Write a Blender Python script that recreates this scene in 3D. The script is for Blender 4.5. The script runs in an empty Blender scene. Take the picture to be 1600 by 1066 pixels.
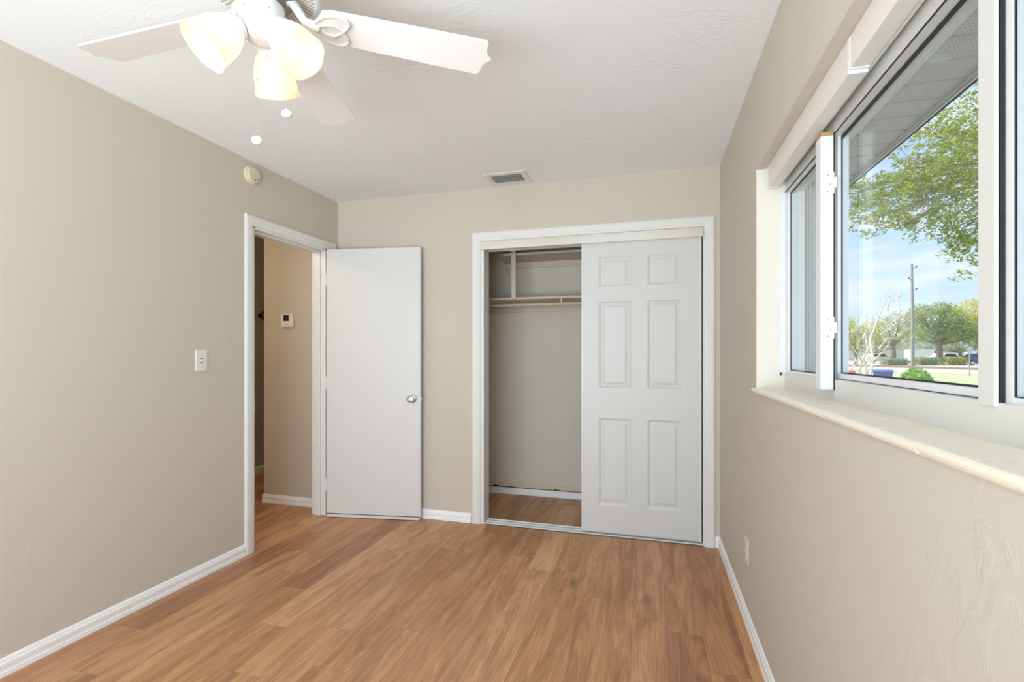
import bpy, bmesh, math, random
from math import sin, cos, pi, radians as R
from mathutils import Vector, Matrix, noise

random.seed(7)
SC = bpy.context.scene
COL = SC.collection

# ------------------------------------------------------------------ camera
TH = 0.27684            # yaw left of the room's long axis
FPX, HY, CH = 761.57, 552.65, 1.2387
cam = bpy.data.cameras.new('camera')
cam.sensor_width = 36
cam.lens = FPX / 1600 * 36
cam.shift_y = (HY - 533) / 1600
cam.clip_start = 0.02
cam.clip_end = 500
camo = bpy.data.objects.new('camera', cam)
COL.objects.link(camo)
camo.location = (0, 0, CH)
camo.rotation_euler = (pi / 2, 0, TH)
SC.camera = camo

SC.view_settings.view_transform = 'Standard'
SC.view_settings.look = 'None'
SC.view_settings.gamma = 1
SC.view_settings.use_curve_mapping = False
SC.view_settings.exposure = 0.52


def lin(r, g, b):
    f = lambda c: (c / 255 / 12.92) if c / 255 <= 0.04045 else ((c / 255 + 0.055) / 1.055) ** 2.4
    return (f(r), f(g), f(b), 1)


# ------------------------------------------------------------------ world: pale blue sky with thin cloud
W = bpy.data.worlds.new('sky')
SC.world = W
W.use_nodes = True
wn, wl = W.node_tree.nodes, W.node_tree.links
wn.clear()
out = wn.new('ShaderNodeOutputWorld')
bg = wn.new('ShaderNodeBackground')
bg.inputs['Strength'].default_value = 1.2
tc = wn.new('ShaderNodeTexCoord')
sep = wn.new('ShaderNodeSeparateXYZ')
wl.new(tc.outputs['Generated'], sep.inputs[0])
rmp = wn.new('ShaderNodeValToRGB')
e = rmp.color_ramp.elements
e[0].position = 0.0
e[0].color = lin(196, 212, 222)
e[1].position = 0.75
e[1].color = lin(92, 134, 192)
m_ = rmp.color_ramp.elements.new(0.22)
m_.color = lin(160, 192, 222)
wl.new(sep.outputs['Z'], rmp.inputs[0])
mp = wn.new('ShaderNodeMapping')
mp.inputs['Scale'].default_value = (2.2, 2.2, 9)
wl.new(tc.outputs['Generated'], mp.inputs[0])
nz = wn.new('ShaderNodeTexNoise')
nz.inputs['Scale'].default_value = 2.4
nz.inputs['Detail'].default_value = 8
nz.inputs['Roughness'].default_value = 0.62
wl.new(mp.outputs[0], nz.inputs['Vector'])
cr = wn.new('ShaderNodeValToRGB')
cr.color_ramp.elements[0].position = 0.42
cr.color_ramp.elements[0].color = (0, 0, 0, 1)
cr.color_ramp.elements[1].position = 0.64
cr.color_ramp.elements[1].color = (0.85, 0.85, 0.85, 1)
wl.new(nz.outputs['Fac'], cr.inputs[0])
mx = wn.new('ShaderNodeMixRGB')
mx.inputs['Color2'].default_value = lin(216, 220, 224)
wl.new(cr.outputs[0], mx.inputs['Fac'])
wl.new(rmp.outputs[0], mx.inputs['Color1'])
wl.new(mx.outputs[0], bg.inputs['Color'])
wl.new(bg.outputs[0], out.inputs[0])


def lamp(name, kind, loc, energy, color=(1, 1, 1), rot=(0, 0, 0), **kw):
    l = bpy.data.lights.new(name, kind)
    l.energy = energy
    l.color = color
    for k, v in kw.items():
        setattr(l, k, v)
    o = bpy.data.objects.new(name, l)
    o.location = loc
    o.rotation_euler = rot
    COL.objects.link(o)
    return o


# the sun stands over the house, behind the left wall, and lights the street side
sd = Vector((0.78, -0.12, -0.80)).normalized()
sun = lamp('sun', 'SUN', (0, 0, 20), 5.0, (1.0, 0.96, 0.88), angle=R(0.6))
sun.rotation_euler = sd.to_track_quat('-Z', 'Y').to_euler()
# fill light added outside an assumed rear window, tilted up at the ceiling
dl = lamp('rear_fill_light', 'AREA', (-1.0, -1.75, 1.05), 132, (0.88, 0.95, 1.0), (pi / 2 + 0.95, 0, 0.22), shape='RECTANGLE', size=2.6, size_y=2.2)
# the hall's own ceiling lamp, round the corner
lamp('hall_ceiling_bulb', 'POINT', (-3.25, 2.0, 2.30), 11, (1.0, 0.78, 0.56), shadow_soft_size=0.08)

# ------------------------------------------------------------------ measures (m)
XL, XR, YB, H = -2.394, 0.427, 3.352, 2.44
YR = -1.2                      # wall behind the camera
HX, HYY = -1.041, 1.116        # fan axis


# ------------------------------------------------------------------ helpers
def tag(o, label=None, cat=None, group=None, kind=None):
    if label: o['label'] = label
    if cat: o['category'] = cat
    if group: o['group'] = group
    if kind: o['kind'] = kind
    return o


def empty(name, loc=(0, 0, 0), rz=0.0, label=None, cat=None, group=None, kind=None):
    o = bpy.data.objects.new(name, None)
    o.empty_display_size = 0.1
    o.location = loc
    o.rotation_euler = (0, 0, rz)
    COL.objects.link(o)
    return tag(o, label, cat, group, kind)


class MB:
    def __init__(s):
        s.v, s.f, s.m = [], [], []
        s.cur = 0

    def add(s, vs, fs):
        n = len(s.v)
        s.v += [tuple(v) for v in vs]
        s.f += [tuple(i + n for i in f) for f in fs]
        s.m += [s.cur] * len(fs)
        return s

    def mat(s, i):
        s.cur = i
        return s

    def box(s, x0, x1, y0, y1, z0, z1):
        vs = [(x, y, z) for z in (z0, z1) for y in (y0, y1) for x in (x0, x1)]
        return s.add(vs, [(0, 2, 3, 1), (4, 5, 7, 6), (0, 1, 5, 4), (2, 6, 7, 3), (0, 4, 6, 2), (1, 3, 7, 5)])

    def obox(s, c, ax, ay, az, hx, hy, hz):
        vs = [Vector(c) + ax * (sx * hx) + ay * (sy * hy) + az * (sz * hz) for sz in (-1, 1) for sy in (-1, 1) for sx in (-1, 1)]
        return s.add(vs, [(0, 2, 3, 1), (4, 5, 7, 6), (0, 1, 5, 4), (2, 6, 7, 3), (0, 4, 6, 2), (1, 3, 7, 5)])

    def prism(s, poly, f0, f1):
        n = len(poly)
        vs = [f0(*p) for p in poly] + [f1(*p) for p in poly]
        fs = [tuple(range(n))[::-1], tuple(range(n, 2 * n))]
        fs += [(i, (i + 1) % n, n + (i + 1) % n, n + i) for i in range(n)]
        return s.add(vs, fs)

    def lathe(s, prof, seg=32, M=None, cap0=True, cap1=True, wob=None):
        M = M or Matrix.Identity(4)
        vs = []
        for j, (r, z) in enumerate(prof):
            for i in range(seg):
                a = 2 * pi * i / seg
                rr, zz = (r, z) if not wob else wob(j, a, r, z)
                vs.append(M @ Vector((rr * cos(a), rr * sin(a), zz)))
        fs = []
        for j in range(len(prof) - 1):
            for i in range(seg):
                k = (i + 1) % seg
                fs.append((j * seg + i, j * seg + k, (j + 1) * seg + k, (j + 1) * seg + i))
        if cap0: fs.append(tuple(range(seg))[::-1])
        if cap1: fs.append(tuple((len(prof) - 1) * seg + i for i in range(seg)))
        return s.add(vs, fs)

    def tube(s, pts, rad, seg=10, cap=True):
        pts = [Vector(p) for p in pts]
        if not isinstance(rad, (list, tuple)): rad = [rad] * len(pts)
        vs = []
        up = None
        for i, p in enumerate(pts):
            d = (pts[min(i + 1, len(pts) - 1)] - pts[max(i - 1, 0)]).normalized()
            if up is None:
                up = Vector((0, 0, 1)) if abs(d.z) < 0.9 else Vector((1, 0, 0))
            a = d.cross(up).normalized()
            b = a.cross(d).normalized()
            up = b
            for k in range(seg):
                t = 2 * pi * k / seg
                vs.append(p + (a * cos(t) + b * sin(t)) * rad[i])
        fs = []
        for j in range(len(pts) - 1):
            for i in range(seg):
                k = (i + 1) % seg
                fs.append((j * seg + i, j * seg + k, (j + 1) * seg + k, (j + 1) * seg + i))
        if cap:
            fs.append(tuple(range(seg))[::-1])
            fs.append(tuple((len(pts) - 1) * seg + i for i in range(seg)))
        return s.add(vs, fs)

    def ball(s, c, rx, ry=None, rz=None, seg=16, rings=10):
        ry = ry or rx
        rz = rz or rx
        prof = [(max(1e-4, sin(pi * j / rings)), -cos(pi * j / rings)) for j in range(rings + 1)]
        M = Matrix.Translation(c) @ Matrix.Diagonal((rx, ry, rz, 1))
        return s.lathe(prof, seg, M)

    def sweepU(s, prof, u0, u1, v1, fn, v0=0.0):
        """mitred casing round three sides of an opening; prof = (width out, thickness)"""
        n = len(prof)
        vs = []
        for w, t in prof:
            vs += [fn(u0 - w, v0, t), fn(u0 - w, v1 + w, t), fn(u1 + w, v1 + w, t), fn(u1 + w, v0, t)]
        fs = []
        for i in range(n):
            j = (i + 1) % n
            for k in range(3):
                fs.append((i * 4 + k, i * 4 + k + 1, j * 4 + k + 1, j * 4 + k))
        fs.append(tuple(i * 4 for i in range(n)))
        fs.append(tuple(i * 4 + 3 for i in range(n))[::-1])
        return s.add(vs, fs)

    def build(s, name, mats, parent=None, bevel=0, smooth=False, seg=2):
        me = bpy.data.meshes.new(name)
        me.from_pydata(s.v, [], s.f)
        if not isinstance(mats, (list, tuple)): mats = [mats]
        for m in mats: me.materials.append(m)
        me.polygons.foreach_set('material_index', s.m)
        bm = bmesh.new()
        bm.from_mesh(me)
        bmesh.ops.recalc_face_normals(bm, faces=bm.faces)
        bm.to_mesh(me)
        bm.free()
        o = bpy.data.objects.new(name, me)
        COL.objects.link(o)
        if parent: o.parent = parent
        if bevel:
            b = o.modifiers.new('bevel', 'BEVEL')
            b.width = bevel
            b.segments = seg
            b.limit_method = 'ANGLE'
            b.angle_limit = R(35)
        if smooth:
            me.polygons.foreach_set('use_smooth', [True] * len(me.polygons))
            try:
                me.set_sharp_from_angle(angle=R(40))
            except Exception:
                pass
        me.update()
        return o


def struct(o, label=None):
    o['kind'] = 'structure'
    if label: o['label'] = label
    return o


def copy_tree(o, parent=None):
    c = o.copy()
    COL.objects.link(c)
    if parent: c.parent = parent
    for ch in list(o.children): copy_tree(ch, c)
    return c


# ------------------------------------------------------------------ materials
def mat(name, col, rough=0.5, metal=0.0, bump=None, spec=0.5, vary=None, emit=None, trans=0.0):
    """bump = (scale, strength, detail, stretch xyz); vary = (scale, amount)"""
    m = bpy.data.materials.new(name)
    m.use_nodes = True
    n, l = m.node_tree.nodes, m.node_tree.links
    b = n['Principled BSDF']
    b.inputs['Base Color'].default_value = col
    b.inputs['Roughness'].default_value = rough
    b.inputs['Metallic'].default_value = metal
    b.inputs['Specular IOR Level'].default_value = spec
    if trans: b.inputs['Transmission Weight'].default_value = trans
    if emit:
        b.inputs['Emission Color'].default_value = emit[0]
        b.inputs['Emission Strength'].default_value = emit[1]
    t = None
    if bump or vary:
        t = n.new('ShaderNodeTexCoord')
    if bump:
        mpn = n.new('ShaderNodeMapping')
        mpn.inputs['Scale'].default_value = bump[3] if len(bump) > 3 else (1, 1, 1)
        l.new(t.outputs['Object'], mpn.inputs[0])
        q = n.new('ShaderNodeTexNoise')
        q.inputs['Scale'].default_value = bump[0]
        q.inputs['Detail'].default_value = bump[2] if len(bump) > 2 else 3
        l.new(mpn.outputs[0], q.inputs['Vector'])
        bp = n.new('ShaderNodeBump')
        bp.inputs['Strength'].default_value = bump[1]
        bp.inputs['Distance'].default_value = 0.004
        l.new(q.outputs['Fac'], bp.inputs['Height'])
        l.new(bp.outputs[0], b.inputs['Normal'])
    if vary:
        q = n.new('ShaderNodeTexNoise')
        q.inputs['Scale'].default_value = vary[0]
        q.inputs['Detail'].default_value = 4
        l.new(t.outputs['Object'], q.inputs['Vector'])
        h = n.new('ShaderNodeHueSaturation')
        h.inputs['Color'].default_value = col
        mr = n.new('ShaderNodeMapRange')
        mr.inputs['To Min'].default_value = 1 - vary[1]
        mr.inputs['To Max'].default_value = 1 + vary[1]
        l.new(q.outputs['Fac'], mr.inputs['Value'])
        l.new(mr.outputs[0], h.inputs['Value'])
        l.new(h.outputs[0], b.inputs['Base Color'])
    return m


def skim_coat(name, col, strength, stretch, rough=0.75, scale=9.0):
    """painted skim-coat plaster: broad trowel drags with soft raised edges"""
    m = mat(name, col, rough, vary=(1.3, 0.012))
    n, l = m.node_tree.nodes, m.node_tree.links
    b = n['Principled BSDF']
    t = n.new('ShaderNodeTexCoord')
    mpn = n.new('ShaderNodeMapping')
    mpn.inputs['Scale'].default_value = stretch
    l.new(t.outputs['Object'], mpn.inputs[0])
    q = n.new('ShaderNodeTexNoise')
    q.inputs['Scale'].default_value = scale
    q.inputs['Detail'].default_value = 6
    q.inputs['Roughness'].default_value = 0.6
    q.inputs['Distortion'].default_value = 1.2
    l.new(mpn.outputs[0], q.inputs['Vector'])
    q2 = n.new('ShaderNodeTexNoise')
    q2.inputs['Scale'].default_value = 1.6
    q2.inputs['Detail'].default_value = 2
    l.new(t.outputs['Object'], q2.inputs['Vector'])
    rr = n.new('ShaderNodeValToRGB')
    rr.color_ramp.elements[0].position = 0.42
    rr.color_ramp.elements[1].position = 0.68
    l.new(q2.outputs['Fac'], rr.inputs[0])
    r2 = n.new('ShaderNodeValToRGB')
    r2.color_ramp.elements[0].position = 0.5
    r2.color_ramp.elements[1].position = 0.62
    l.new(q.outputs['Fac'], r2.inputs[0])
    mu = n.new('ShaderNodeMath')
    mu.operation = 'MULTIPLY'
    l.new(rr.outputs[0], mu.inputs[0])
    l.new(r2.outputs[0], mu.inputs[1])
    bp = n.new('ShaderNodeBump')
    bp.inputs['Strength'].default_value = strength
    bp.inputs['Distance'].default_value = 0.003
    l.new(mu.outputs[0], bp.inputs['Height'])
    l.new(bp.outputs[0], b.inputs['Normal'])
    return m


WALLC = lin(207, 199, 185)
M_wall = skim_coat('beige_wall_paint', WALLC, 0.20, (1, 1, 0.6))
M_wallr = skim_coat('beige_wall_paint_troweled', WALLC, 0.22, (1, 1.0, 0.6), scale=12)
M_wallh = skim_coat('hall_wall_paint', WALLC, 0.15, (1, 1, 0.6))
M_ceil = skim_coat('white_ceiling_paint', lin(243, 245, 247), 0.35, (1.0, 2.6, 1), scale=14)
M_trim = mat('white_trim_paint', lin(232, 232, 230), 0.35)
M_base = mat('white_baseboard_paint', lin(250, 252, 254), 0.35)
M_door = mat('white_door_paint', lin(220, 220, 220), 0.4, bump=(40, 0.03, 2))
M_panel = mat('panel_door_paint', lin(217, 218, 217), 0.42)
M_closet = skim_coat('closet_wall_paint', lin(216, 209, 197), 0.12, (1, 1, 0.6))
M_shelf = mat('painted_shelf', lin(206, 194, 175), 0.5)
M_track = mat('white_glossy_track_metal', lin(226, 222, 215), 0.22, metal=0.35)
M_trackf = mat('floor_track_white', lin(225, 228, 228), 0.3)
M_chrome = mat('satin_nickel', (0.62, 0.61, 0.6, 1), 0.16, metal=1.0)
M_dmetal = mat('dull_latch_metal', (0.25, 0.24, 0.22, 1), 0.4, metal=1.0)
M_white = mat('white_plastic', lin(235, 234, 232), 0.35)
M_wplate = mat('switch_plate_plastic', lin(232, 230, 226), 0.35)
M_ivory = mat('ivory_plastic', lin(226, 219, 198), 0.4)
M_detect = mat('aged_detector_plastic', lin(220, 208, 182), 0.5)
M_dark = mat('dark_slot', lin(40, 38, 36), 0.8)
M_screen = mat('thermostat_display', lin(28, 20, 18), 0.2)
M_fan = mat('white_fan_enamel', lin(226, 228, 232), 0.35)
M_fanslot = mat('fan_vent_slot', lin(182, 170, 152), 0.8)
M_fangrey = mat('fan_flywheel_metal', lin(150, 150, 148), 0.4, metal=0.4)
M_blade = mat('white_fan_blade', lin(248, 248, 250), 0.38)
M_win = mat('white_window_vinyl', lin(236, 238, 240), 0.35)
M_winf = mat('window_frame_paint', lin(226, 225, 221), 0.4)
M_gasket = mat('black_window_gasket', lin(30, 32, 34), 0.5)
M_wood = mat('bare_wood_end', lin(190, 150, 98), 0.7)
M_sill = mat('cream_marble_sill', lin(249, 241, 221), 0.25, vary=(5, 0.03), bump=(9, 0.15, 5))
M_grout = mat('sill_joint', lin(228, 217, 194), 0.7)
M_reveal = mat('window_reveal_paint', lin(236, 230, 218), 0.55)
M_valance = mat('valance_vinyl', lin(238, 232, 224), 0.4)
M_shutter = mat('grey_shutter_metal', lin(205, 208, 212), 0.4)
M_iron = mat('dark_brown_iron', lin(42, 26, 16), 0.5, metal=0.5)
M_vent = mat('white_vent_metal', lin(226, 225, 221), 0.35)
M_fascia = mat('white_fascia_metal', lin(214, 212, 210), 0.4)
M_bulb = mat('lit_bulb', (1, 0.9, 0.7, 1), 0.5, emit=((1.0, 0.90, 0.76, 1), 4.2))


def shade_glass():
    m = bpy.data.materials.new('frosted_shade_glass')
    m.use_nodes = True
    n, l = m.node_tree.nodes, m.node_tree.links
    n.clear()
    o = n.new('ShaderNodeOutputMaterial')
    tr = n.new('ShaderNodeBsdfTranslucent')
    tr.inputs[0].default_value = (1.0, 0.90, 0.76, 1)
    df = n.new('ShaderNodeBsdfPrincipled')
    df.inputs['Base Color'].default_value = (0.93, 0.88, 0.8, 1)
    df.inputs['Roughness'].default_value = 0.3
    mxs = n.new('ShaderNodeMixShader')
    mxs.inputs[0].default_value = 0.35
    l.new(tr.outputs[0], mxs.inputs[1])
    l.new(df.outputs[0], mxs.inputs[2])
    em = n.new('ShaderNodeEmission')
    em.inputs[0].default_value = (1.0, 0.84, 0.62, 1)
    em.inputs[1].default_value = 0.06
    ad = n.new('ShaderNodeAddShader')
    l.new(mxs.outputs[0], ad.inputs[0])
    l.new(em.outputs[0], ad.inputs[1])
    l.new(ad.outputs[0], o.inputs[0])
    return m


def pane_glass(name, tint=(0.97, 0.985, 0.99, 1), refl=0.06):
    m = bpy.data.materials.new(name)
    m.use_nodes = True
    n, l = m.node_tree.nodes, m.node_tree.links
    n.clear()
    o = n.new('ShaderNodeOutputMaterial')
    t = n.new('ShaderNodeBsdfTransparent')
    t.inputs[0].default_value = tint
    g = n.new('ShaderNodeBsdfGlossy')
    g.inputs['Roughness'].default_value = 0.01
    lw = n.new('ShaderNodeLayerWeight')
    lw.inputs['Blend'].default_value = 0.5
    pw = n.new('ShaderNodeMath')
    pw.operation = 'POWER'
    pw.inputs[1].default_value = 4.0
    l.new(lw.outputs['Facing'], pw.inputs[0])
    fr = n.new('ShaderNodeMath')
    fr.operation = 'MULTIPLY_ADD'
    fr.inputs[1].default_value = 0.5
    fr.inputs[2].default_value = refl / 2
    l.new(pw.outputs[0], fr.inputs[0])
    mxs = n.new('ShaderNodeMixShader')
    l.new(fr.outputs[0], mxs.inputs[0])
    l.new(t.outputs[0], mxs.inputs[1])
    l.new(g.outputs[0], mxs.inputs[2])
    l.new(mxs.outputs[0], o.inputs[0])
    return m


def screen_mat():
    m = bpy.data.materials.new('insect_screen_mesh')
    m.use_nodes = True
    n, l = m.node_tree.nodes, m.node_tree.links
    n.clear()
    o = n.new('ShaderNodeOutputMaterial')
    t = n.new('ShaderNodeBsdfTransparent')
    d = n.new('ShaderNodeBsdfDiffuse')
    d.inputs[0].default_value = lin(150, 160, 166)
    mxs = n.new('ShaderNodeMixShader')
    mxs.inputs[0].default_value = 0.55
    l.new(t.outputs[0], mxs.inputs[1])
    l.new(d.outputs[0], mxs.inputs[2])
    l.new(mxs.outputs[0], o.inputs[0])
    return m


M_shade = shade_glass()
M_glass = pane_glass('window_glass')


def plank_floor():
    m = bpy.data.materials.new('oak_vinyl_planks')
    m.use_nodes = True
    n, l = m.node_tree.nodes, m.node_tree.links
    b = n['Principled BSDF']
    
    def math_(op, a, c=None, clamp=False):
        q = n.new('ShaderNodeMath')
        q.operation = op
        q.use_clamp = clamp
        for i, v in enumerate((a, c)):
            if v is None: continue
            if isinstance(v, (int, float)): q.inputs[i].default_value = v
            else: l.new(v, q.inputs[i])
        return q.outputs[0]

    PW, PL = 0.1505, 1.22
    tcn = n.new('ShaderNodeTexCoord')
    sp = n.new('ShaderNodeSeparateXYZ')
    l.new(tcn.outputs['Object'], sp.inputs[0])
    x, y = sp.outputs['X'], sp.outputs['Y']
    u = math_('DIVIDE', math_('ADD', x, 10.0 * PW + 0.0805), PW)
    col = math_('FLOOR', u)
    fu = math_('FRACT', u)
    wn1 = n.new('ShaderNodeTexWhiteNoise')
    wn1.noise_dimensions = '1D'
    l.new(col, wn1.inputs['W'])
    v = math_('DIVIDE', math_('ADD', y, math_('MULTIPLY', wn1.outputs['Value'], PL * 3)), PL)
    row = math_('FLOOR', v)
    fv = math_('FRACT', v)
    cmb = n.new('ShaderNodeCombineXYZ')
    l.new(col, cmb.inputs[0])
    l.new(row, cmb.inputs[1])
    wn2 = n.new('ShaderNodeTexWhiteNoise')
    wn2.noise_dimensions = '2D'
    l.new(cmb.outputs[0], wn2.inputs['Vector'])
    # plank tone
    tone = n.new('ShaderNodeValToRGB')
    el = tone.color_ramp.elements
    el[0].position = 0.0
    el[0].color = lin(184, 132, 96)
    el[1].position = 1.0
    el[1].color = lin(234, 186, 142)
    for pos, c in ((0.25, (208, 154, 108)), (0.55, (213, 162, 118)), (0.8, (206, 152, 110))):
        q = el.new(pos)
        q.color = lin(*c)
    l.new(wn2.outputs['Value'], tone.inputs[0])
    # local grain coordinate, shifted per plank
    off = n.new('ShaderNodeVectorMath')
    off.operation = 'MULTIPLY'
    off.inputs[1].default_value = (13.0, 29.0, 7.0)
    l.new(wn2.outputs['Color'], off.inputs[0])
    ad = n.new('ShaderNodeVectorMath')
    l.new(tcn.outputs['Object'], ad.inputs[0])
    l.new(off.outputs[0], ad.inputs[1])

    def nse(scale, stretch, detail, rough=0.6, dist=0.0):
        mpn = n.new('ShaderNodeMapping')
        mpn.inputs['Scale'].default_value = stretch
        l.new(ad.outputs[0], mpn.inputs[0])
        q = n.new('ShaderNodeTexNoise')
        q.inputs['Scale'].default_value = scale
        q.inputs['Detail'].default_value = detail
        q.inputs['Roughness'].default_value = rough
        q.inputs['Distortion'].default_value = dist
        l.new(mpn.outputs[0], q.inputs['Vector'])
        return q.outputs['Fac'], mpn

    fine, _ = nse(230, (1, 0.022, 1), 4, 0.7)
    broad, _ = nse(15, (1, 0.11, 1), 5, 0.6, 0.8)
    mid, _ = nse(55, (1, 0.045, 1), 5, 0.65, 0.4)
    # cathedral rings
    spc = n.new('ShaderNodeSeparateXYZ')
    l.new(wn2.outputs['Color'], spc.inputs[0])
    lx = math_('MULTIPLY', math_('ADD', math_('SUBTRACT', fu, 0.5), math_('MULTIPLY', math_('SUBTRACT', spc.outputs[0], 0.5), 0.9)), PW)
    ly = math_('MULTIPLY', math_('ADD', math_('SUBTRACT', fv, 0.5), math_('SUBTRACT', spc.outputs[1], 0.5)), PL * 0.085)
    lc = n.new('ShaderNodeCombineXYZ')
    l.new(lx, lc.inputs[0])
    l.new(ly, lc.inputs[1])
    l.new(spc.outputs[2], lc.inputs[2])
    wv = n.new('ShaderNodeTexWave')
    wv.wave_type = 'RINGS'
    wv.rings_direction = 'Z'
    wv.inputs['Scale'].default_value = 26
    wv.inputs['Distortion'].default_value = 5.0
    wv.inputs['Detail'].default_value = 3
    wv.inputs['Detail Scale'].default_value = 1.2
    l.new(lc.outputs[0], wv.inputs['Vector'])

    def ramp(src, p0, c0, p1, c1):
        q = n.new('ShaderNodeValToRGB')
        q.color_ramp.elements[0].position = p0
        q.color_ramp.elements[0].color = (c0, c0, c0, 1)
        q.color_ramp.elements[1].position = p1
        q.color_ramp.elements[1].color = (c1, c1, c1, 1)
        l.new(src, q.inputs[0])
        return q.outputs[0]

    def mul(c, f, fac):
        q = n.new('ShaderNodeMixRGB')
        q.blend_type = 'MULTIPLY'
        if isinstance(fac, float): q.inputs[0].default_value = fac
        else: l.new(fac, q.inputs[0])
        l.new(c, q.inputs[1])
        if isinstance(f, tuple): q.inputs[2].default_value = f
        else: l.new(f, q.inputs[2])
        return q.outputs[0]

    c = tone.outputs[0]
    br = n.new('ShaderNodeValToRGB')
    br.color_ramp.elements[0].position = 0.33
    br.color_ramp.elements[0].color = (0.55, 0.44, 0.40, 1)
    br.color_ramp.elements[1].position = 0.60
    br.color_ramp.elements[1].color = (1.06, 1.04, 1.0, 1)
    l.new(broad, br.inputs[0])
    c = mul(c, br.outputs[0], 0.72)
    c = mul(c, ramp(mid, 0.36, 0.76, 0.56, 1.04), 0.5)
    c = mul(c, ramp(fine, 0.36, 0.80, 0.58, 1.02), 0.45)
    c = mul(c, ramp(wv.outputs['Fac'], 0.0, 0.76, 0.6, 1.03), 0.48)
    # knots
    mpk = n.new('ShaderNodeMapping')
    mpk.inputs['Scale'].default_value = (1, 0.38, 1)
    l.new(ad.outputs[0], mpk.inputs[0])
    vo = n.new('ShaderNodeTexVoronoi')
    vo.inputs['Scale'].default_value = 3.6
    l.new(mpk.outputs[0], vo.inputs['Vector'])
    c = mul(c, ramp(vo.outputs['Distance'], 0.03, 0.40, 0.13, 1.0), 0.85)
    # seams
    eu = math_('MINIMUM', fu, math_('SUBTRACT', 1.0, fu))
    ev = math_('MINIMUM', fv, math_('SUBTRACT', 1.0, fv))
    su = math_('LESS_THAN', eu, 0.006)
    sv = math_('LESS_THAN', ev, 0.0009)
    sm = math_('MAXIMUM', su, sv)
    c = mul(c, (0.74, 0.66, 0.60, 1), sm)
    l.new(c, b.inputs['Base Color'])
    ro = n.new('ShaderNodeMapRange')
    ro.inputs['To Min'].default_value = 0.36
    ro.inputs['To Max'].default_value = 0.52
    l.new(fine, ro.inputs['Value'])
    l.new(ro.outputs[0], b.inputs['Roughness'])
    bp = n.new('ShaderNodeBump')
    bp.inputs['Strength'].default_value = 0.12
    bp.inputs['Distance'].default_value = 0.001
    hh = math_('SUBTRACT', fine, sm)
    l.new(hh, bp.inputs['Height'])
    l.new(bp.outputs[0], b.inputs['Normal'])
    return m


M_floor = plank_floor()

# ------------------------------------------------------------------ room shell
HXL, HCX, HY1 = -3.92, -3.10, 3.345      # hall: far wall, outside corner, wall with the thermostat
CY, CX0 = 4.14, -1.55                    # closet back wall, left wall
DY0, DY1, DZ = 2.487, 3.215, 2.040       # doorway in the left wall
CXA, CXB, CZ = -1.165, 0.325, 2.055      # closet opening
WY0, WY1, WZ0, WZ1 = 0.47, 2.25, 1.075, 2.01
WT = 0.12

struct(MB().box(-6.0, 0.62, YR - 0.12, 6.2, -0.10, 0.0).build('floor', M_floor))
struct(MB().box(-6.0, 0.62, YR - 0.12, 6.2, H, H + 0.14).build('ceiling', M_ceil))
w = MB()
w.box(XL - WT, XL, YR, DY0 + 0.006, 0, H)
w.box(XL - WT, XL, DY1 - 0.006, YB + 0.115, 0, H)
w.box(XL - WT, XL, DY0 + 0.006, DY1 - 0.006, DZ - 0.008, H)
struct(w.build('wall_left', M_wall))
w = MB()
w.box(XL, CXA - 0.012, YB, YB + 0.115, 0, H)
w.box(CXB + 0.012, XR, YB, YB + 0.115, 0, H)
w.box(CXA - 0.012, CXB + 0.012, YB, YB + 0.115, CZ - 0.008, H)
struct(w.build('wall_back', M_wall))
w = MB()
w.box(XR, 0.61, YR, 6.0, 0, WZ0)
w.box(XR, 0.61, YR, 6.0, WZ1, H)
w.box(XR, 0.61, WY1, 6.0, WZ0, WZ1)
w.box(XR, 0.61, YR, WY0, WZ0, WZ1)
struct(w.build('wall_right', M_wallr))
# wall behind the camera, with a tall window added for the fill light
w = MB()
w.box(XL - WT, 0.61, YR - 0.12, YR, 2.15, H)
w.box(XL - WT, -2.25, YR - 0.12, YR, 0, 2.15)
w.box(0.25, 0.61, YR - 0.12, YR, 0, 2.15)
struct(w.build('wall_rear', M_wall))
wr = empty('added_window_2', (-1.0, YR - 0.06, 0.0), kind='structure')
for a, b_, c, d in ((-1.25, -1.18, 0, 2.15), (1.18, 1.25, 0, 2.15), (-0.035, 0.035, 0.05, 2.08), (-1.18, 1.18, 0, 0.05), (-1.18, 1.18, 2.08, 2.15)):
    MB().box(a, b_, -0.03, 0.03, c, d).build('window_frame', M_win, wr)
MB().box(-1.18, 1.18, -0.004, 0.004, 0.05, 2.08).build('pane', M_glass, wr)

# closet shell
w = MB()
w.box(CX0 - 0.1, XR, CY, CY + 0.1, 0, H)
w.box(CX0 - 0.1, CX0, YB + 0.115, CY, 0, H)
struct(w.build('wall_closet', M_closet))
# hall shell
struct(MB().box(HCX, XL - WT, HY1, HY1 + 0.12, 0, H).build('wall_hall', M_wallh))
struct(MB().box(HCX, HCX + 0.12, HY1 + 0.12, 6.0, 0, H).build('wall_hall_corner', M_wallh))
struct(MB().box(HXL - 0.12, HXL, 0.6, 6.0, 0, H).build('wall_hall_far', M_wallh))
w = MB()
w.box(HXL, HCX, 5.9, 6.0, 0, H)
w.box(HXL, XL - WT, 0.6, 0.7, 0, H)
struct(w.build('wall_hall_ends', M_wallh))

# baseboards
BP = [(0, 0), (0.013, 0), (0.013, 0.018), (0.0105, 0.021), (0.0105, 0.034), (0.012, 0.037), (0.012, 0.050), (0.009, 0.053), (0.008, 0.060), (0.004, 0.068), (0, 0.070)]


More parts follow.
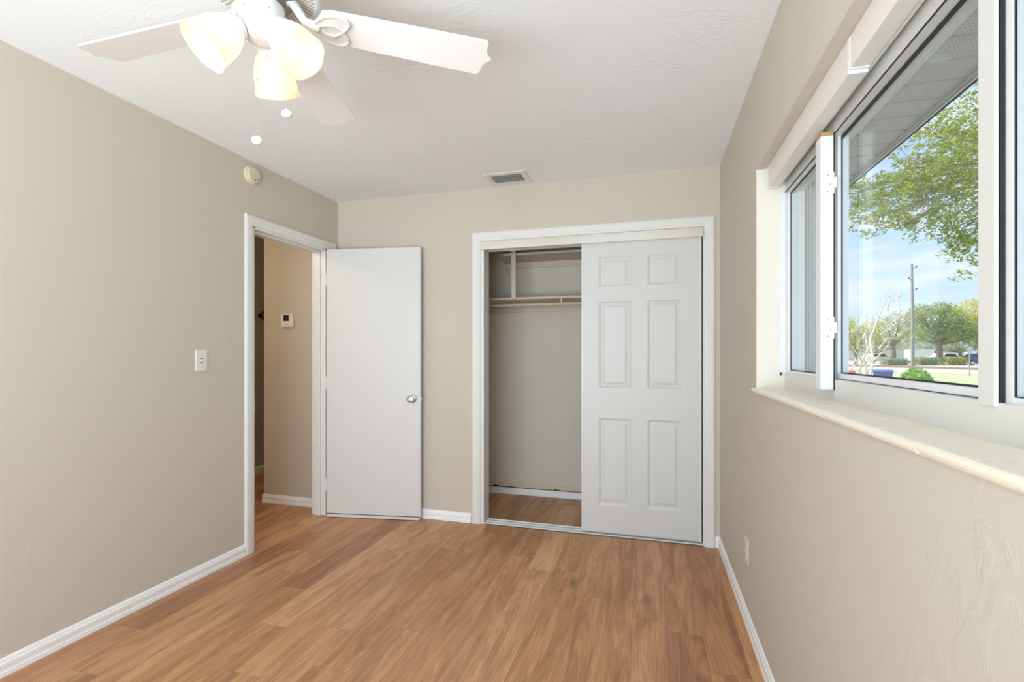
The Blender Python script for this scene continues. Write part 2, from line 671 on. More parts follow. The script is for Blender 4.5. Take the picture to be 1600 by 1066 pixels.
def base_run(name, segs, m=None):
    b = MB()
    for ax, c, d, s0, s1 in segs:     # ax 'x': wall at X=c, room side d, runs along Y
        if ax == 'x':
            b.prism(BP, lambda t, z: (c + d * t, s0, z), lambda t, z: (c + d * t, s1, z))
        else:
            b.prism(BP, lambda t, z: (s0, c + d * t, z), lambda t, z: (s1, c + d * t, z))
    return struct(b.build(name, m or M_base))


base_run('baseboard_left', [('x', XL, 1, YR, 2.425), ('x', XL, 1, 3.323, YB)])
base_run('baseboard_right', [('x', XR, -1, YR, YB)])
base_run('baseboard_back', [('y', YB, -1, XL, -1.262), ('y', YB, -1, 0.398, XR)])
base_run('baseboard_rear', [('y', YR, 1, XL, -2.25), ('y', YR, 1, 0.25, XR)])
base_run('baseboard_hall', [('y', HY1, -1, HCX - 0.012, XL - WT - 0.02), ('x', HCX, -1, HY1 - 0.012, 5.9), ('x', HXL, 1, 0.7, 5.9)])
b = MB()
b.box(CX0, XR, CY - 0.012, CY, 0, 0.056)
struct(b.build('baseboard_closet', M_base, bevel=0.002))
# scar of old cut drywall and glue above the closet baseboard
b = MB()
b.box(CX0, XR, CY - 0.005, CY, 0.062, 0.098)
b.mat(1)
b.box(CX0, XR, CY - 0.0062, CY - 0.005, 0.0575, 0.064)
b.mat(2)
for x0, x1, z0, z1 in ((-1.345, -1.29, 0.062, 0.074), (-1.36, -1.20, 0.060, 0.066), (-1.21, -1.15, 0.060, 0.068), (-0.80, -0.74, 0.064, 0.070)):
    b.prism([(x0, z0), (x1, z0 + 0.001), (x1 - 0.012, z1), ((x0 + x1) / 2, z1 - 0.003), (x0 + 0.012, z1 + 0.002)], lambda x, z: (x, CY - 0.0066, z), lambda x, z: (x, CY - 0.004, z))
struct(b.build('trim_4', [mat('old_wall_patch', lin(214, 204, 182), 0.8, vary=(9, 0.06)), mat('patch_shadow_line', lin(120, 110, 92), 0.9), M_dark]), 'rough patched strip of old plaster above the closet baseboard')

# casings
CP = [(0.0, 0.0), (0.0, 0.010), (0.006, 0.0135), (0.014, 0.0135), (0.020, 0.016), (0.050, 0.016), (0.058, 0.013), (0.062, 0.009), (0.062, 0.0)]
b = MB().sweepU(CP, DY0, DY1 + 0.045, DZ - 0.002, lambda u, v, t: (XL + t, u, v))
b.sweepU(CP, DY0, DY1, DZ - 0.002, lambda u, v, t: (XL - WT - t, u, v))
# jamb with stop
for (y0, y1, y2, y3) in ((DY0 - 0.004, DY0 + 0.016, DY0 + 0.016, DY0 + 0.027), (DY1 - 0.016, DY1 + 0.046, DY1 - 0.027, DY1 - 0.016)):
    b.box(XL - WT - 0.002, XL + 0.001, y0, y1, 0, DZ)
    b.box(XL - WT + 0.02, XL - 0.042, y2, y3, 0, DZ - 0.018)
b.box(XL - WT - 0.002, XL + 0.001, DY0, DY1, DZ - 0.018, DZ + 0.002)
b.box(XL - WT + 0.02, XL - 0.042, DY0, DY1, DZ - 0.030, DZ - 0.018)
tr = struct(b.build('trim_1', M_trim, bevel=0.001))
MB().box(XL - 0.030, XL + 0.003, DY0 + 0.014, DY0 + 0.018, 0.885, 0.945).build('strike_plate', M_trim, tr)
CP2 = [(0.0, 0.0), (0.0, 0.009), (0.008, 0.014), (0.016, 0.0145), (0.020, 0.017), (0.055, 0.017), (0.066, 0.012), (0.070, 0.0)]
b = MB().sweepU(CP2, CXA - 0.022, CXB + 0.004, CZ - 0.002, lambda u, v, t: (u, YB - t, v))
b.box(CXA - 0.022, CXA, YB - 0.002, YB + 0.117, 0, CZ)
b.box(CXB, CXB + 0.02, YB - 0.002, YB + 0.117, 0, CZ)
b.box(CXA, CXB, YB - 0.002, YB + 0.117, CZ - 0.018, CZ + 0.002)
struct(b.build('trim_2', M_trim, bevel=0.001))

# ------------------------------------------------------------------ hinged door, swung open against the back wall
p0, p1 = Vector((-2.364, 3.171, 0)), Vector((-1.638, 3.282, 0))
dang = math.atan2(p1.y - p0.y, p1.x - p0.x)
DWID = (p1 - p0).length
dr = empty('door_1', (p0.x, p0.y, 0), dang, kind='structure')
dr['label'] = 'plain white flush door swung open against the back wall'
MB().box(0, DWID, 0, 0.035, 0.030, 2.028).build('door_leaf', M_door, dr, bevel=0.0015)
MB().box(0.002, DWID - 0.006, -0.004, 0.032, 0.004, 0.024).build('door_sweep', M_door, dr, bevel=0.002)
MB().box(0.002, DWID - 0.01, 0.006, 0.030, 0.020, 0.032).build('sweep_shadow_line', M_gasket, dr)  # black strip drawn as the shadow line between leaf and sweep
kM = Matrix.Translation((DWID - 0.060, 0, 0.905)) @ Matrix.Rotation(pi / 2, 4, 'X')
kb = MB().lathe([(0.0325, 0.0), (0.0325, 0.004), (0.028, 0.007), (0.016, 0.010), (0.013, 0.024), (0.015, 0.030), (0.023, 0.036), (0.0275, 0.045), (0.027, 0.053), (0.022, 0.060), (0.010, 0.0625), (0.0085, 0.061), (0.001, 0.061)], 40, kM)
kb.build('door_knob', M_chrome, dr, smooth=True)
lp = MB()
lp.box(DWID - 0.0005, DWID + 0.0015, 0.005, 0.030, 0.877, 0.933)
lp.mat(1)
lp.box(DWID, DWID + 0.010, 0.011, 0.024, 0.894, 0.914)
lp.build('latch_plate', [M_chrome, M_dmetal], dr)
for z in (0.25, 1.02, 1.80):
    hg = MB()
    hg.tube([(-0.006, 0.000, z - 0.045), (-0.006, 0.000, z + 0.045)], 0.006, 10)
    hg.box(-0.004, 0.0, 0.0, 0.03, z - 0.044, z + 0.044)
    hg.build('hinge', M_trim, dr)

# ------------------------------------------------------------------ sliding six-panel closet door
DX0, DX1, DZ0, DZ1 = -0.452, 0.3115, 0.026, 1.992
DYF = YB + 0.006
cd = empty('door_2', ((DX0 + DX1) / 2, DYF + 0.015, 0), kind='structure')
cd['label'] = 'white six-panel sliding closet door covering the right half of the closet'
ox = (DX0 + DX1) / 2
oy = DYF + 0.015
xs = [DX0, -0.340, -0.122, -0.020, 0.196, DX1]
zs = [DZ0, 0.207, 0.800, 1.003, 1.596, 1.695, 1.898, DZ1]
b = MB()


def P(x, d, z): return (x - ox, DYF + d - oy, z)


for i in range(5):
    for j in range(7):
        x0, x1, z0, z1 = xs[i], xs[i + 1], zs[j], zs[j + 1]
        if i in (1, 3) and j in (1, 3, 5):
            rings = [(0, 0), (0.004, 0.0015), (0.016, 0.0085), (0.024, 0.0085), (0.044, 0.0025), (0.046, 0.0025)]
            for q in range(len(rings) - 1):
                (a, da), (c, dc) = rings[q], rings[q + 1]
                A = [P(x0 + a, da, z0 + a), P(x1 - a, da, z0 + a), P(x1 - a, da, z1 - a), P(x0 + a, da, z1 - a)]
                C = [P(x0 + c, dc, z0 + c), P(x1 - c, dc, z0 + c), P(x1 - c, dc, z1 - c), P(x0 + c, dc, z1 - c)]
                b.add(A + C, [(0, 1, 5, 4), (1, 2, 6, 5), (2, 3, 7, 6), (3, 0, 4, 7)])
            c, dc = rings[-1]
            b.add([P(x0 + c, dc, z0 + c), P(x1 - c, dc, z0 + c), P(x1 - c, dc, z1 - c), P(x0 + c, dc, z1 - c)], [(0, 1, 2, 3)])
        else:
            b.add([P(x0, 0, z0), P(x1, 0, z0), P(x1, 0, z1), P(x0, 0, z1)], [(0, 1, 2, 3)])
T = 0.03
b.add([P(DX0, 0, DZ0), P(DX1, 0, DZ0), P(DX1, 0, DZ1), P(DX0, 0, DZ1), P(DX0, T, DZ0), P(DX1, T, DZ0), P(DX1, T, DZ1), P(DX0, T, DZ1)],
      [(4, 5, 6, 7), (0, 1, 5, 4), (1, 2, 6, 5), (2, 3, 7, 6), (3, 0, 4, 7)])
b.build('panel_leaf', M_panel, cd)
e2 = MB()
for x in (DX0, DX1):
    e2.box(x - 0.0045 - ox, x + 0.0045 - ox, DYF - 0.003 - oy, DYF + T - oy + 0.001, DZ0 - 0.004, DZ1)
e2.build('edge_strip', M_trackf, cd)
# the second panel, pushed behind the first
b = MB()
b.box(DX0 + 0.03, DX1 + 0.004, DYF + 0.046, DYF + 0.074, DZ0, DZ1)
o = struct(b.build('door_3', M_panel), 'second sliding closet panel pushed behind the six-panel one')

# tracks
hd = MB()
hd.box(-1.188, 0.327, YB - 0.020, YB + 0.001, 1.990, 2.036)
hd.box(-1.188, 0.327, YB - 0.014, YB + 0.001, 2.036, 2.050)
hd.box(-1.160, 0.320, YB, YB + 0.085, 2.020, 2.040)
hd.box(-1.160, 0.320, YB + 0.083, YB + 0.086, 1.994, 2.030)
struct(hd.build('trim_3', M_track, bevel=0.0015), 'glossy off-white metal header track across the top of the closet opening')
ft = MB()
ft.box(-1.163, 0.323, YB - 0.004, YB + 0.092, 0, 0.006)
for y in (YB - 0.004, YB + 0.041, YB + 0.088):
    ft.box(-1.163, 0.323, y, y + 0.004, 0, 0.014)
struct(ft.build('trim_5', M_trackf, bevel=0.001), 'white sliding door track on the floor of the closet opening')

# ------------------------------------------------------------------ closet shelves and rod
sh = empty('closet_shelf', (-0.56, 3.97, 1.69), label='beige painted closet shelf with an upright post and hanging rod below', cat='shelf')
so = Vector((-0.56, 3.97, 1.69))


def cbox(b, x0, x1, y0, y1, z0, z1):
    b.box(x0 - so.x, x1 - so.x, y0 - so.y, y1 - so.y, z0 - so.z, z1 - so.z)
    return b


cbox(MB(), CX0, XR, 3.80, CY, 1.676, 1.694).build('shelf_board', M_shelf, sh, bevel=0.001)
cbox(cbox(MB(), CX0, XR, CY - 0.018, CY, 1.60, 1.676), CX0, CX0 + 0.018, 3.80, CY, 1.60, 1.676).build('cleat', M_shelf, sh)
cbox(MB(), -1.080, -1.044, 3.782, 3.800, 1.68, H - 0.004).build('post', M_shelf, sh, bevel=0.001)
rd = MB().tube([(CX0 + 0.002 - so.x, 3.83 - so.y, 1.634 - so.z), (XR - 0.002 - so.x, 3.83 - so.y, 1.634 - so.z)], 0.011, 14)
rd.build('hanging_rod', M_shelf, sh, smooth=True)
hk = MB()
cbox(hk, -0.683, -0.675, 3.822, 3.838, 1.642, 1.678)
hk.build('rod_hook', M_white, sh, bevel=0.001)
us = empty('upper_closet_shelf', (-0.4, 3.98, 2.06), label='short upper closet shelf with a rounded left end, close under the closet ceiling', cat='shelf')
so = Vector((-0.4, 3.98, 2.06))
poly = [(XR, 3.80), (-1.10, 3.80), (-1.16, 3.808), (-1.205, 3.835), (-1.225, 3.88), (-1.228, 3.93), (-1.228, CY), (XR, CY)]
MB().prism(poly, lambda x, y: (x - so.x, y - so.y, 2.034 - so.z), lambda x, y: (x - so.x, y - so.y, 2.052 - so.z)).build('shelf_board', M_shelf, us)
cbox(MB(), -1.228, XR, CY - 0.018, CY, 1.985, 2.034).build('cleat', M_shelf, us)
bk = MB()
cbox(bk, -1.215, -1.207, CY - 0.16, CY, 2.024, 2.034)
cbox(bk, -1.215, -1.207, CY - 0.012, CY, 1.93, 2.034)
bk.build('bracket', M_shelf, us)

# ------------------------------------------------------------------ window in the right wall (three bays)
w1 = empty('window_1', (0.56, 1.36, 1.095), kind='structure')
w1['label'] = 'wide three-bay white window in the right wall'
wo = Vector((0.56, 1.36, 1.095))


def wb(b, x0, x1, y0, y1, z0, z1): return b.box(x0 - wo.x, x1 - wo.x, y0 - wo.y, y1 - wo.y, z0 - wo.z, z1 - wo.z)


P1a, P1b = 1.680, 1.726      # far post, standing in front of the frame
P2a, P2b = 0.961, 1.0015     # near post
FX = 0.534                   # front plane of the frame
FZ, HZ = 1.160, 1.905        # top of lower frame, underside of head
b = MB()
wb(b, FX, 0.605, WY0, WY1, 1.09, FZ)
wb(b, FX, 0.605, WY0, WY1, HZ, WZ1)
wb(b, FX, 0.605, WY1 - 0.010, WY1, FZ, HZ)
wb(b, FX, 0.605, WY0, WY0 + 0.012, FZ, HZ)
wb(b, 0.585, 0.605, P1a + 0.11, P1b + 0.10, FZ, HZ)
wb(b, 0.585, 0.605, P2a + 0.03, P2b, FZ, HZ)
b.build('window_frame', M_winf, w1, bevel=0.0015)
b = MB()
wb(b, 0.514, FX, WY1 - 0.012, WY1 - 0.003, FZ, HZ)
b.build('cover_strip', M_win, w1, bevel=0.001)
b = MB()
wb(b, 0.509, 0.520, WY0, WY1, HZ + 0.030, 1.995)
b.build('head_track', M_winf, w1, bevel=0.001)
b = MB()
wb(b, 0.497, FX, P1a, P1b, 1.130, 1.898)
b.build('post', M_win, w1, bevel=0.001)
b = MB()
wb(b, 0.498, FX - 0.001, P1a + 0.0005, P1b, 1.898, 1.910)
b.build('bare_wood_cap', M_wood, w1)
b = MB()
wb(b, 0.529, FX + 0.001, P2a, P2b, FZ - 0.006, HZ + 0.004)
b.build('post', M_winf, w1, bevel=0.001)


# glazed sashes
def sash(y0, y1, x, z0, z1, sw, gx=0.012, rail=0.018, m=M_win, gw=0.004, top=0.006):
    s = MB()
    for a, c in ((y0, y0 + sw), (y1 - sw, y1)):
        wb(s, x, x + 0.03, a, c, z0, z1)
    for a, c in ((z0, z0 + rail), (z1 - rail, z1)):
        wb(s, x, x + 0.03, y0 + sw, y1 - sw, a, c)
    so_ = s.build('sash', m, w1, bevel=0.001)
    g = MB()
    ya, yb, za, zb = y0 + sw, y1 - sw, z0 + rail, z1 - rail
    for a, c in ((ya, ya + gw), (yb - gw, yb)):
        wb(g, x + gx - 0.003, x + gx, a, c, za, zb)
    for a, c in ((za, za + gw), (zb - top, zb)):
        wb(g, x + gx - 0.003, x + gx, ya, yb, a, c)
    g.build('gasket', M_gasket, so_)
    p = MB()
    wb(p, x + gx, x + gx + 0.004, ya, yb, za, zb)
    p.build('pane', M_glass, so_)
    return so_


sash(P1b + 0.016, WY1 - 0.011, 0.540, FZ - 0.002, HZ + 0.002, 0.016, rail=0.012)
sash(P2b - 0.030, P1b + 0.014, 0.552, FZ + 0.002, HZ + 0.018, 0.030, gx=0.012, rail=0.016, top=0.014)
sash(WY0 + 0.013, P2b - 0.012, 0.545, FZ - 0.002, HZ + 0.002, 0.044, gx=0.004, rail=0.012, gw=0.0015)
g = MB()
wb(g, FX - 0.003, FX, P1a - 0.003, P1a + 0.0005, 1.128, HZ)
g.build('shadow_gap_seal', M_gasket, w1)
g = MB()
wb(g, FX - 0.0008, FX + 0.001, WY0, WY1, HZ - 0.004, HZ + 0.000)
g.build('head_seal', M_gasket, w1)
g = MB()
wb(g, 0.514, 0.520, WY1 - 0.014, WY1 - 0.0115, FZ - 0.012, FZ + 0.002)
g.build('corner_seal', M_gasket, w1)
g = MB()
wb(g, 0.5365, 0.544, P2a + 0.001, P2a + 0.020, FZ, HZ)  # black strip standing in for the shaded recess beside the near post
g.build('post_gap_shade', M_gasket, w1)
# latches on the far post
for zc in (1.755, 1.318):
    q = MB()
    wb(q, 0.507, FX - 0.002, P1a - 0.006, P1a, zc - 0.034, zc + 0.032)
    lt = q.build('latch', M_win, w1, bevel=0.0015)
    q = MB()
    wb(q, FX - 0.003, FX + 0.004, P1a - 0.009, P1a - 0.001, zc - 0.018, zc + 0.014)
    wb(q, 0.519, 0.523, P1a - 0.010, P1a - 0.006, zc - 0.008, zc + 0.034)
    wb(q, 0.519, 0.529, P1a - 0.010, P1a - 0.006, zc - 0.010, zc - 0.006)
    wb(q, 0.507, 0.531, P1a - 0.0068, P1a - 0.006, zc - 0.0215, zc - 0.0205)
    q.build('latch_lever', M_win, lt)
    for dz in (-0.027, 0.022):
        q = MB()
        q.tube([(0.514 - wo.x, P1a - 0.0075 - wo.y, zc + dz - wo.z), (0.514 - wo.x, P1a - 0.005 - wo.y, zc + dz - wo.z)], 0.0018, 8)
        q.build('screw', M_dmetal, lt)
# insect screen outside the near bay
q = MB()
wb(q, 0.586, 0.588, WY0 + 0.02, P2a, FZ + 0.01, HZ)
q.build('insect_screen', screen_mat(), w1)
# painted liner of the far reveal
q = MB()
wb(q, XR + 0.001, FX, WY1 - 0.003, WY1 + 0.001, WZ0 + 0.018, WZ1)
q.build('reveal_liner', M_reveal, w1)
# marble sill in short pieces
jy = [WY0, 0.802, 0.946, 1.104, 1.251, 1.406, 1.557, 1.691, 1.95, WY1 + 0.045]
q = MB()
SP = []
for k in range(7):
    a = -pi / 2 + pi * k / 6
    SP.append((XR - 0.002 - 0.010 * cos(a), WZ0 + 0.010 + 0.010 * sin(a) - 0.0005))
for i in range(len(jy) - 1):
    y0, y1 = jy[i] + 0.0008, jy[i + 1] - 0.0008
    dz = (0.0, 0.0008, -0.0006)[i % 3]
    yy1 = min(y1, WY1)
    prof = SP + [(FX, WZ0 + 0.0195), (FX, WZ0)]
    if y1 > WY1:
        q.prism(prof, lambda x, z: (x - wo.x, y0 - wo.y, z + dz - wo.z), lambda x, z: (x - wo.x, WY1 - wo.y, z + dz - wo.z))
        pr2 = SP + [(XR + 0.001, WZ0 + 0.0195), (XR + 0.001, WZ0)]
        q.prism(pr2, lambda x, z: (x - wo.x, WY1 - wo.y, z + dz - wo.z), lambda x, z: (x - wo.x, y1 - wo.y, z + dz - wo.z))
    else:
        q.prism(prof, lambda x, z: (x - wo.x, y0 - wo.y, z + dz - wo.z), lambda x, z: (x - wo.x, y1 - wo.y, z + dz - wo.z))
q.mat(1)
wb(q, XR - 0.006, FX - 0.001, WY0, WY1, WZ0 - 0.001, WZ0 + 0.0165)
wsill = q.build('window_sill', [M_sill, M_grout], w1)
wsill['label'] = 'cream marble sill in short pieces with a rounded nose'

# valance boxes hanging in the head of the reveal
for nm, y0, y1, zb, lab in (('far', 1.372, 2.222, 1.922, 'far one of two white window valances, its lower edge slightly lower'), ('near', WY0 + 0.02, 1.362, 1.930, 'near one of two white window valances, cut off by the top of the photo')):
    va = empty('window_valance', (0.485, (y0 + y1) / 2, zb), label=lab, cat='valance', group='valances in the window head')
    hy = (y1 - y0) / 2
    MB().box(-0.020, 0.021, -hy, hy, 0, WZ1 - zb - 0.001).build('valance_box', M_valance, va, bevel=0.001)
    for s_ in ((-1, 1) if nm == 'far' else (1,)):
        ec = MB().box(-0.0215, 0.0215, s_ * hy - 0.004, s_ * hy + 0.004, -0.002, WZ1 - zb - 0.002)
        ec.build('end_cap', M_win, va, bevel=0.001)

# ------------------------------------------------------------------ wall and ceiling fittings
dt = empty('smoke_detector', (XL, 2.475, 2.348), label='small round cream detector high on the left wall near the doorway', cat='smoke detector')
M90 = Matrix.Rotation(pi / 2, 4, 'Y')
MB().lathe([(0.056, 0), (0.056, 0.012), (0.053, 0.016), (0.048, 0.018)], 40, M90).build('base', M_detect, dt, smooth=True)
MB().lathe([(0.048, 0.016), (0.047, 0.026), (0.043, 0.032), (0.02, 0.034), (0.001, 0.034)], 40, M90).build('cover', M_detect, dt, smooth=True)
for y, z in ((0.004, -0.03), (0.024, -0.022)):
    MB().tube([(0.029, y, z), (0.0345, y, z)], 0.0035, 10).build('sensor_hole', M_dark, dt)

sw = empty('light_switch', (XL, 2.125, 1.200), label='white single toggle light switch on the left wall before the doorway', cat='light switch')
MB().box(0, 0.006, -0.036, 0.036, -0.058, 0.058).build('switch_plate', M_wplate, sw, bevel=0.003)
q = MB()
q.prism([(0.005, -0.010), (0.015, 0.000), (0.016, 0.006), (0.005, 0.010)], lambda x, z: (x, -0.005, z), lambda x, z: (x, 0.005, z))
q.build('toggle', M_wplate, sw, bevel=0.001)
q = MB()
q.box(0.0058, 0.0063, -0.0065, 0.0065, -0.013, 0.013)
q.build('toggle_slot', M_dark, sw)
for z in (-0.03, 0.03): MB().tube([(0.0055, 0, z), (0.0068, 0, z)], 0.003, 10).build('screw', M_wplate, sw)

ol = empty('wall_outlet', (XR, 2.440, 0.340), label='ivory duplex outlet low on the right wall', cat='outlet')
MB().box(-0.006, 0, -0.036, 0.036, -0.058, 0.058).build('outlet_plate', M_ivory, ol, bevel=0.003)
for z in (-0.020, 0.020):
    q = MB()
    q.box(-0.009, -0.005, -0.016, 0.016, z - 0.014, z + 0.014)
    rc = q.build('receptacle', M_ivory, ol, bevel=0.003)
    q = MB()
    q.box(-0.0093, -0.0088, -0.008, -0.005, z - 0.004, z + 0.005)
    q.box(-0.0093, -0.0088, 0.005, 0.008, z - 0.004, z + 0.005)
    q.build('slot', M_dark, rc)

th = empty('thermostat', (-2.858, HY1, 1.508), label='square white thermostat with a small dark display on the hall wall', cat='thermostat')
MB().box(-0.060, 0.060, -0.020, 0, -0.055, 0.055).build('housing', M_white, th, bevel=0.006, seg=3)
MB().box(-0.030, 0.020, -0.0215, -0.018, -0.004, 0.046).build('display', M_screen, th)
MB().box(-0.030, 0.020, -0.0212, -0.018, -0.030, -0.018).build('button_bar', M_win, th, bevel=0.001)

# metal star ornament on the far hall wall
st = empty('iron_wall_star', (HXL, 4.40, 1.66), label='dark brown metal star on the far hall wall, its point showing past the corner', cat='wall decoration')
q = MB()
pts = []
for k in range(10):
    a = pi + k * pi / 5 + 0.12
    r_ = 0.27 if k % 2 == 0 else 0.15
    pts.append(Vector((0.02, cos(a) * r_, sin(a) * r_ * 0.9)))
for k in range(10):
    q.tube([pts[k], pts[(k + 1) % 10]], 0.008, 6)
    q.tube([pts[k], Vector((0.06, 0, 0))], 0.006, 6)
q.build('star_frame', M_iron, st)

# ceiling vent
cv = empty('ceiling_vent', (-0.937, 3.199, H), label='white rectangular air vent with five slots on the ceiling above the closet', cat='air vent')
q = MB()
hx_, hy_ = 0.146, 0.114
q.box(-hx_, hx_, -hy_, -0.066, -0.007, 0)
q.box(-hx_, hx_, 0.066, hy_, -0.007, 0)
q.box(-hx_, -0.105, -0.066, 0.066, -0.007, 0)
q.box(0.105, hx_, -0.066, 0.066, -0.007, 0)
q.build('frame', M_vent, cv, bevel=0.004)
MB().box(-0.105, 0.105, -0.066, 0.066, -0.0015, 0).build('backing', mat('vent_inside', lin(70, 66, 62), 0.9), cv)
ux, uy, uz = Vector((1, 0, 0)), Vector((0, cos(R(42)), sin(R(42)))), Vector((0, -sin(R(42)), cos(R(42))))
for k in range(5):
    MB().obox((0, -0.050 + k * 0.0262, -0.0060), ux, uy, uz, 0.104, 0.0068, 0.0007).build('louver', M_vent, cv)

# ------------------------------------------------------------------ ceiling fan
fan = empty('ceiling_fan', (HX, HYY, H), label='white five-blade ceiling fan with three lit frosted glass shades', cat='ceiling fan')
Z = lambda z: z - H
MB().lathe([(0.075, Z(H)), (0.078, Z(2.425)), (0.075, Z(2.395)), (0.055, Z(2.375)), (0.03, Z(2.368)), (0.02, Z(2.36))], 40).build('canopy', M_fan, fan, smooth=True)
MB().lathe([(0.05, Z(2.372)), (0.110, Z(2.366)), (0.140, Z(2.345)), (0.152, Z(2.310)), (0.154, Z(2.262)), (0.150, Z(2.244)), (0.142, Z(2.240)), (0.092, Z(2.252)), (0.088, Z(2.262)), (0.02, Z(2.262))], 56).build('motor_housing', M_fan, fan, smooth=True)
# radial vent slots in the sloping underside
q = MB()
NS = 60
for k in range(NS):
    a = 2 * pi * (k + 0.5) / NS
    if (k % 12) in (11,): continue
    rad_ = Vector((cos(a), sin(a), 0))
    tan_ = Vector((-sin(a), cos(a), 0))
    sl = (rad_ * 0.05 - Vector((0, 0, 0.012))).normalized() * -1
    up = tan_.cross(sl)
    c = rad_ * 0.119 + Vector((0, 0, Z(2.2450)))
    q.obox(c, sl, tan_, up, 0.017, 0.0022, 0.0006)
sl_ = q.build('vent_slots', M_fanslot, fan)
MB().lathe([(0.084, Z(2.262)), (0.086, Z(2.240)), (0.084, Z(2.232)), (0.06, Z(2.228)), (0.045, Z(2.215)), (0.045, Z(2.205))], 40).build('flywheel', M_fangrey, fan, smooth=True)
MB().lathe([(0.040, Z(2.212)), (0.052, Z(2.210)), (0.0585, Z(2.203)), (0.0595, Z(2.165)), (0.0575, Z(2.160)), (0.0575, Z(2.157)), (0.055, Z(2.150)), (0.050, Z(2.128)), (0.040, Z(2.112)), (0.022, Z(2.104)), (0.001, Z(2.102))], 44).build('switch_housing', M_fan, fan, smooth=True)
for k in range(6):
    a = k * pi / 3 + 0.5
    MB().ball((0.0598 * cos(a), 0.0598 * sin(a), Z(2.172)), 0.0028, seg=8, rings=6).build('housing_screw', M_chrome, fan)

ZB = 2.188
PITCH = R(-12)


def blade_mb():
    pr_ = [(0.150, 0.030), (0.157, 0.048), (0.180, 0.055), (0.25, 0.058), (0.45, 0.064), (0.625, 0.069), (0.634, 0.067), (0.640, 0.060), (0.643, 0.030), (0.652, 0.012), (0.663, 0.004), (0.663, -0.004), (0.652, -0.012), (0.643, -0.030), (0.640, -0.060), (0.634, -0.067), (0.618, -0.069), (0.45, -0.064), (0.25, -0.058), (0.180, -0.055), (0.157, -0.048), (0.150, -0.030)]
    return MB().prism(pr_, lambda r_, w_: (r_, w_, -0.003), lambda r_, w_: (r_, w_, 0.003))


def iron_mb():
    q = MB()
    K = lambda r_: 0.135 + (r_ - 0.172) * 0.76
    # leaf plate under the blade root
    out_ = [(0.172, 0.010), (0.186, 0.026), (0.205, 0.040), (0.232, 0.049), (0.262, 0.050), (0.288, 0.042), (0.296, 0.030), (0.290, 0.016), (0.272, 0.0)]
    poly = out_ + [(r_, -w_) for r_, w_ in out_[::-1][1:]]
    q.prism(poly, lambda r_, w_: (K(r_), w_ * 1.06, -0.010), lambda r_, w_: (K(r_), w_ * 1.06, -0.003))
    # raised rim and inner petals
    rim = [(K(r_) , w_ * 1.0, -0.0105) for r_, w_ in poly]
    rim = [(K(0.178), 0, -0.0105)] + rim + [(K(0.178), 0, -0.0105)]
    q.tube(rim, 0.0045, 8)
    for s_ in (-1, 1):
        q.tube([(K(0.190), s_ * 0.004, -0.0105), (K(0.215), s_ * 0.016, -0.0115), (K(0.245), s_ * 0.018, -0.0115), (K(0.272), s_ * 0.004, -0.0105)], [0.003, 0.0045, 0.0045, 0.003], 8)
    return q


def arm_mb():
    q = MB()
    q.tube([(0.066, 0, 0.050), (0.080, 0, 0.044), (0.095, 0, 0.022), (0.110, 0, 0.000), (0.135, 0, -0.007), (0.150, 0, -0.008)], [0.013, 0.014, 0.013, 0.012, 0.014, 0.012], 12)
    return q


for k in range(5):
    a = R(34.83 + 72 * k)
    bl = (blade_mb().build('blade', M_blade, fan, bevel=0.0012) if k == 0 else None)
    if k == 0:
        b0 = bl
        i0 = iron_mb().build('blade_iron', M_fan, b0, smooth=True)
        a0 = arm_mb().build('blade_arm', M_fan, fan, smooth=True)
        ar = a0
    else:
        bl = copy_tree(b0, fan)
        ar = a0.copy()
        COL.objects.link(ar)
        ar.parent = fan
    bl.location = (0, 0, Z(ZB))
    bl.rotation_mode = 'XYZ'
    bl.rotation_euler = (PITCH, 0, a)
    ar.location = (0, 0, Z(ZB))
    ar.rotation_euler = (0, 0, a)

# lamp shades
SHP = [(0.026, 0.0), (0.033, 0.004), (0.040, 0.014), (0.049, 0.034), (0.0555, 0.056), (0.0585, 0.078), (0.0590, 0.096), (0.0600, 0.104), (0.0645, 0.112), (0.0650, 0.1145), (0.0625, 0.1135), (0.0575, 0.104), (0.0565, 0.096), (0.056, 0.078), (0.053, 0.056), (0.0465, 0.034), (0.0375, 0.014), (0.0305, 0.006), (0.024, 0.002)]
TILT = R(41)
for k in range(3):
    a = R(115 + 120 * k)
    nk = Vector((cos(a) * 0.066, sin(a) * 0.066, Z(2.122)))
    d = Vector((cos(a) * sin(TILT), sin(a) * sin(TILT), -cos(TILT)))
    Mx = Matrix.Translation(nk) @ d.to_track_quat('Z', 'Y').to_matrix().to_4x4()
    cup = MB().lathe([(0.016, -0.022), (0.020, -0.016), (0.034, -0.006), (0.0365, 0.0), (0.0365, 0.010), (0.0345, 0.012)], 32, Mx, cap1=False)
    for j in range(3):
        t = 2 * pi * j / 3 + 0.6
        p_ = Mx @ Vector((0.0395 * cos(t), 0.0395 * sin(t), 0.005))
        cup.ball(p_, 0.0035, seg=8, rings=6)
    cup.tube([Vector((cos(a) * 0.035, sin(a) * 0.035, Z(2.140))), nk - d * 0.016], 0.013, 12)
    cup.build('shade_holder', M_fan, fan, smooth=True)
    s_ = MB().lathe(SHP, 48, Mx, cap0=False, cap1=False, wob=lambda j, an, r_, z_: (r_ * (1 + (0.018 * cos(6 * an) if 7 <= j <= 11 else 0)), z_))
    so_ = s_.build('lamp_shade', M_shade, fan, smooth=True)
    bb = MB().lathe([(0.010, 0.030), (0.014, 0.038), (0.020, 0.050), (0.0235, 0.064), (0.021, 0.077), (0.012, 0.085), (0.001, 0.087)], 24, Mx)
    bb.build('bulb', M_bulb, so_, smooth=True)
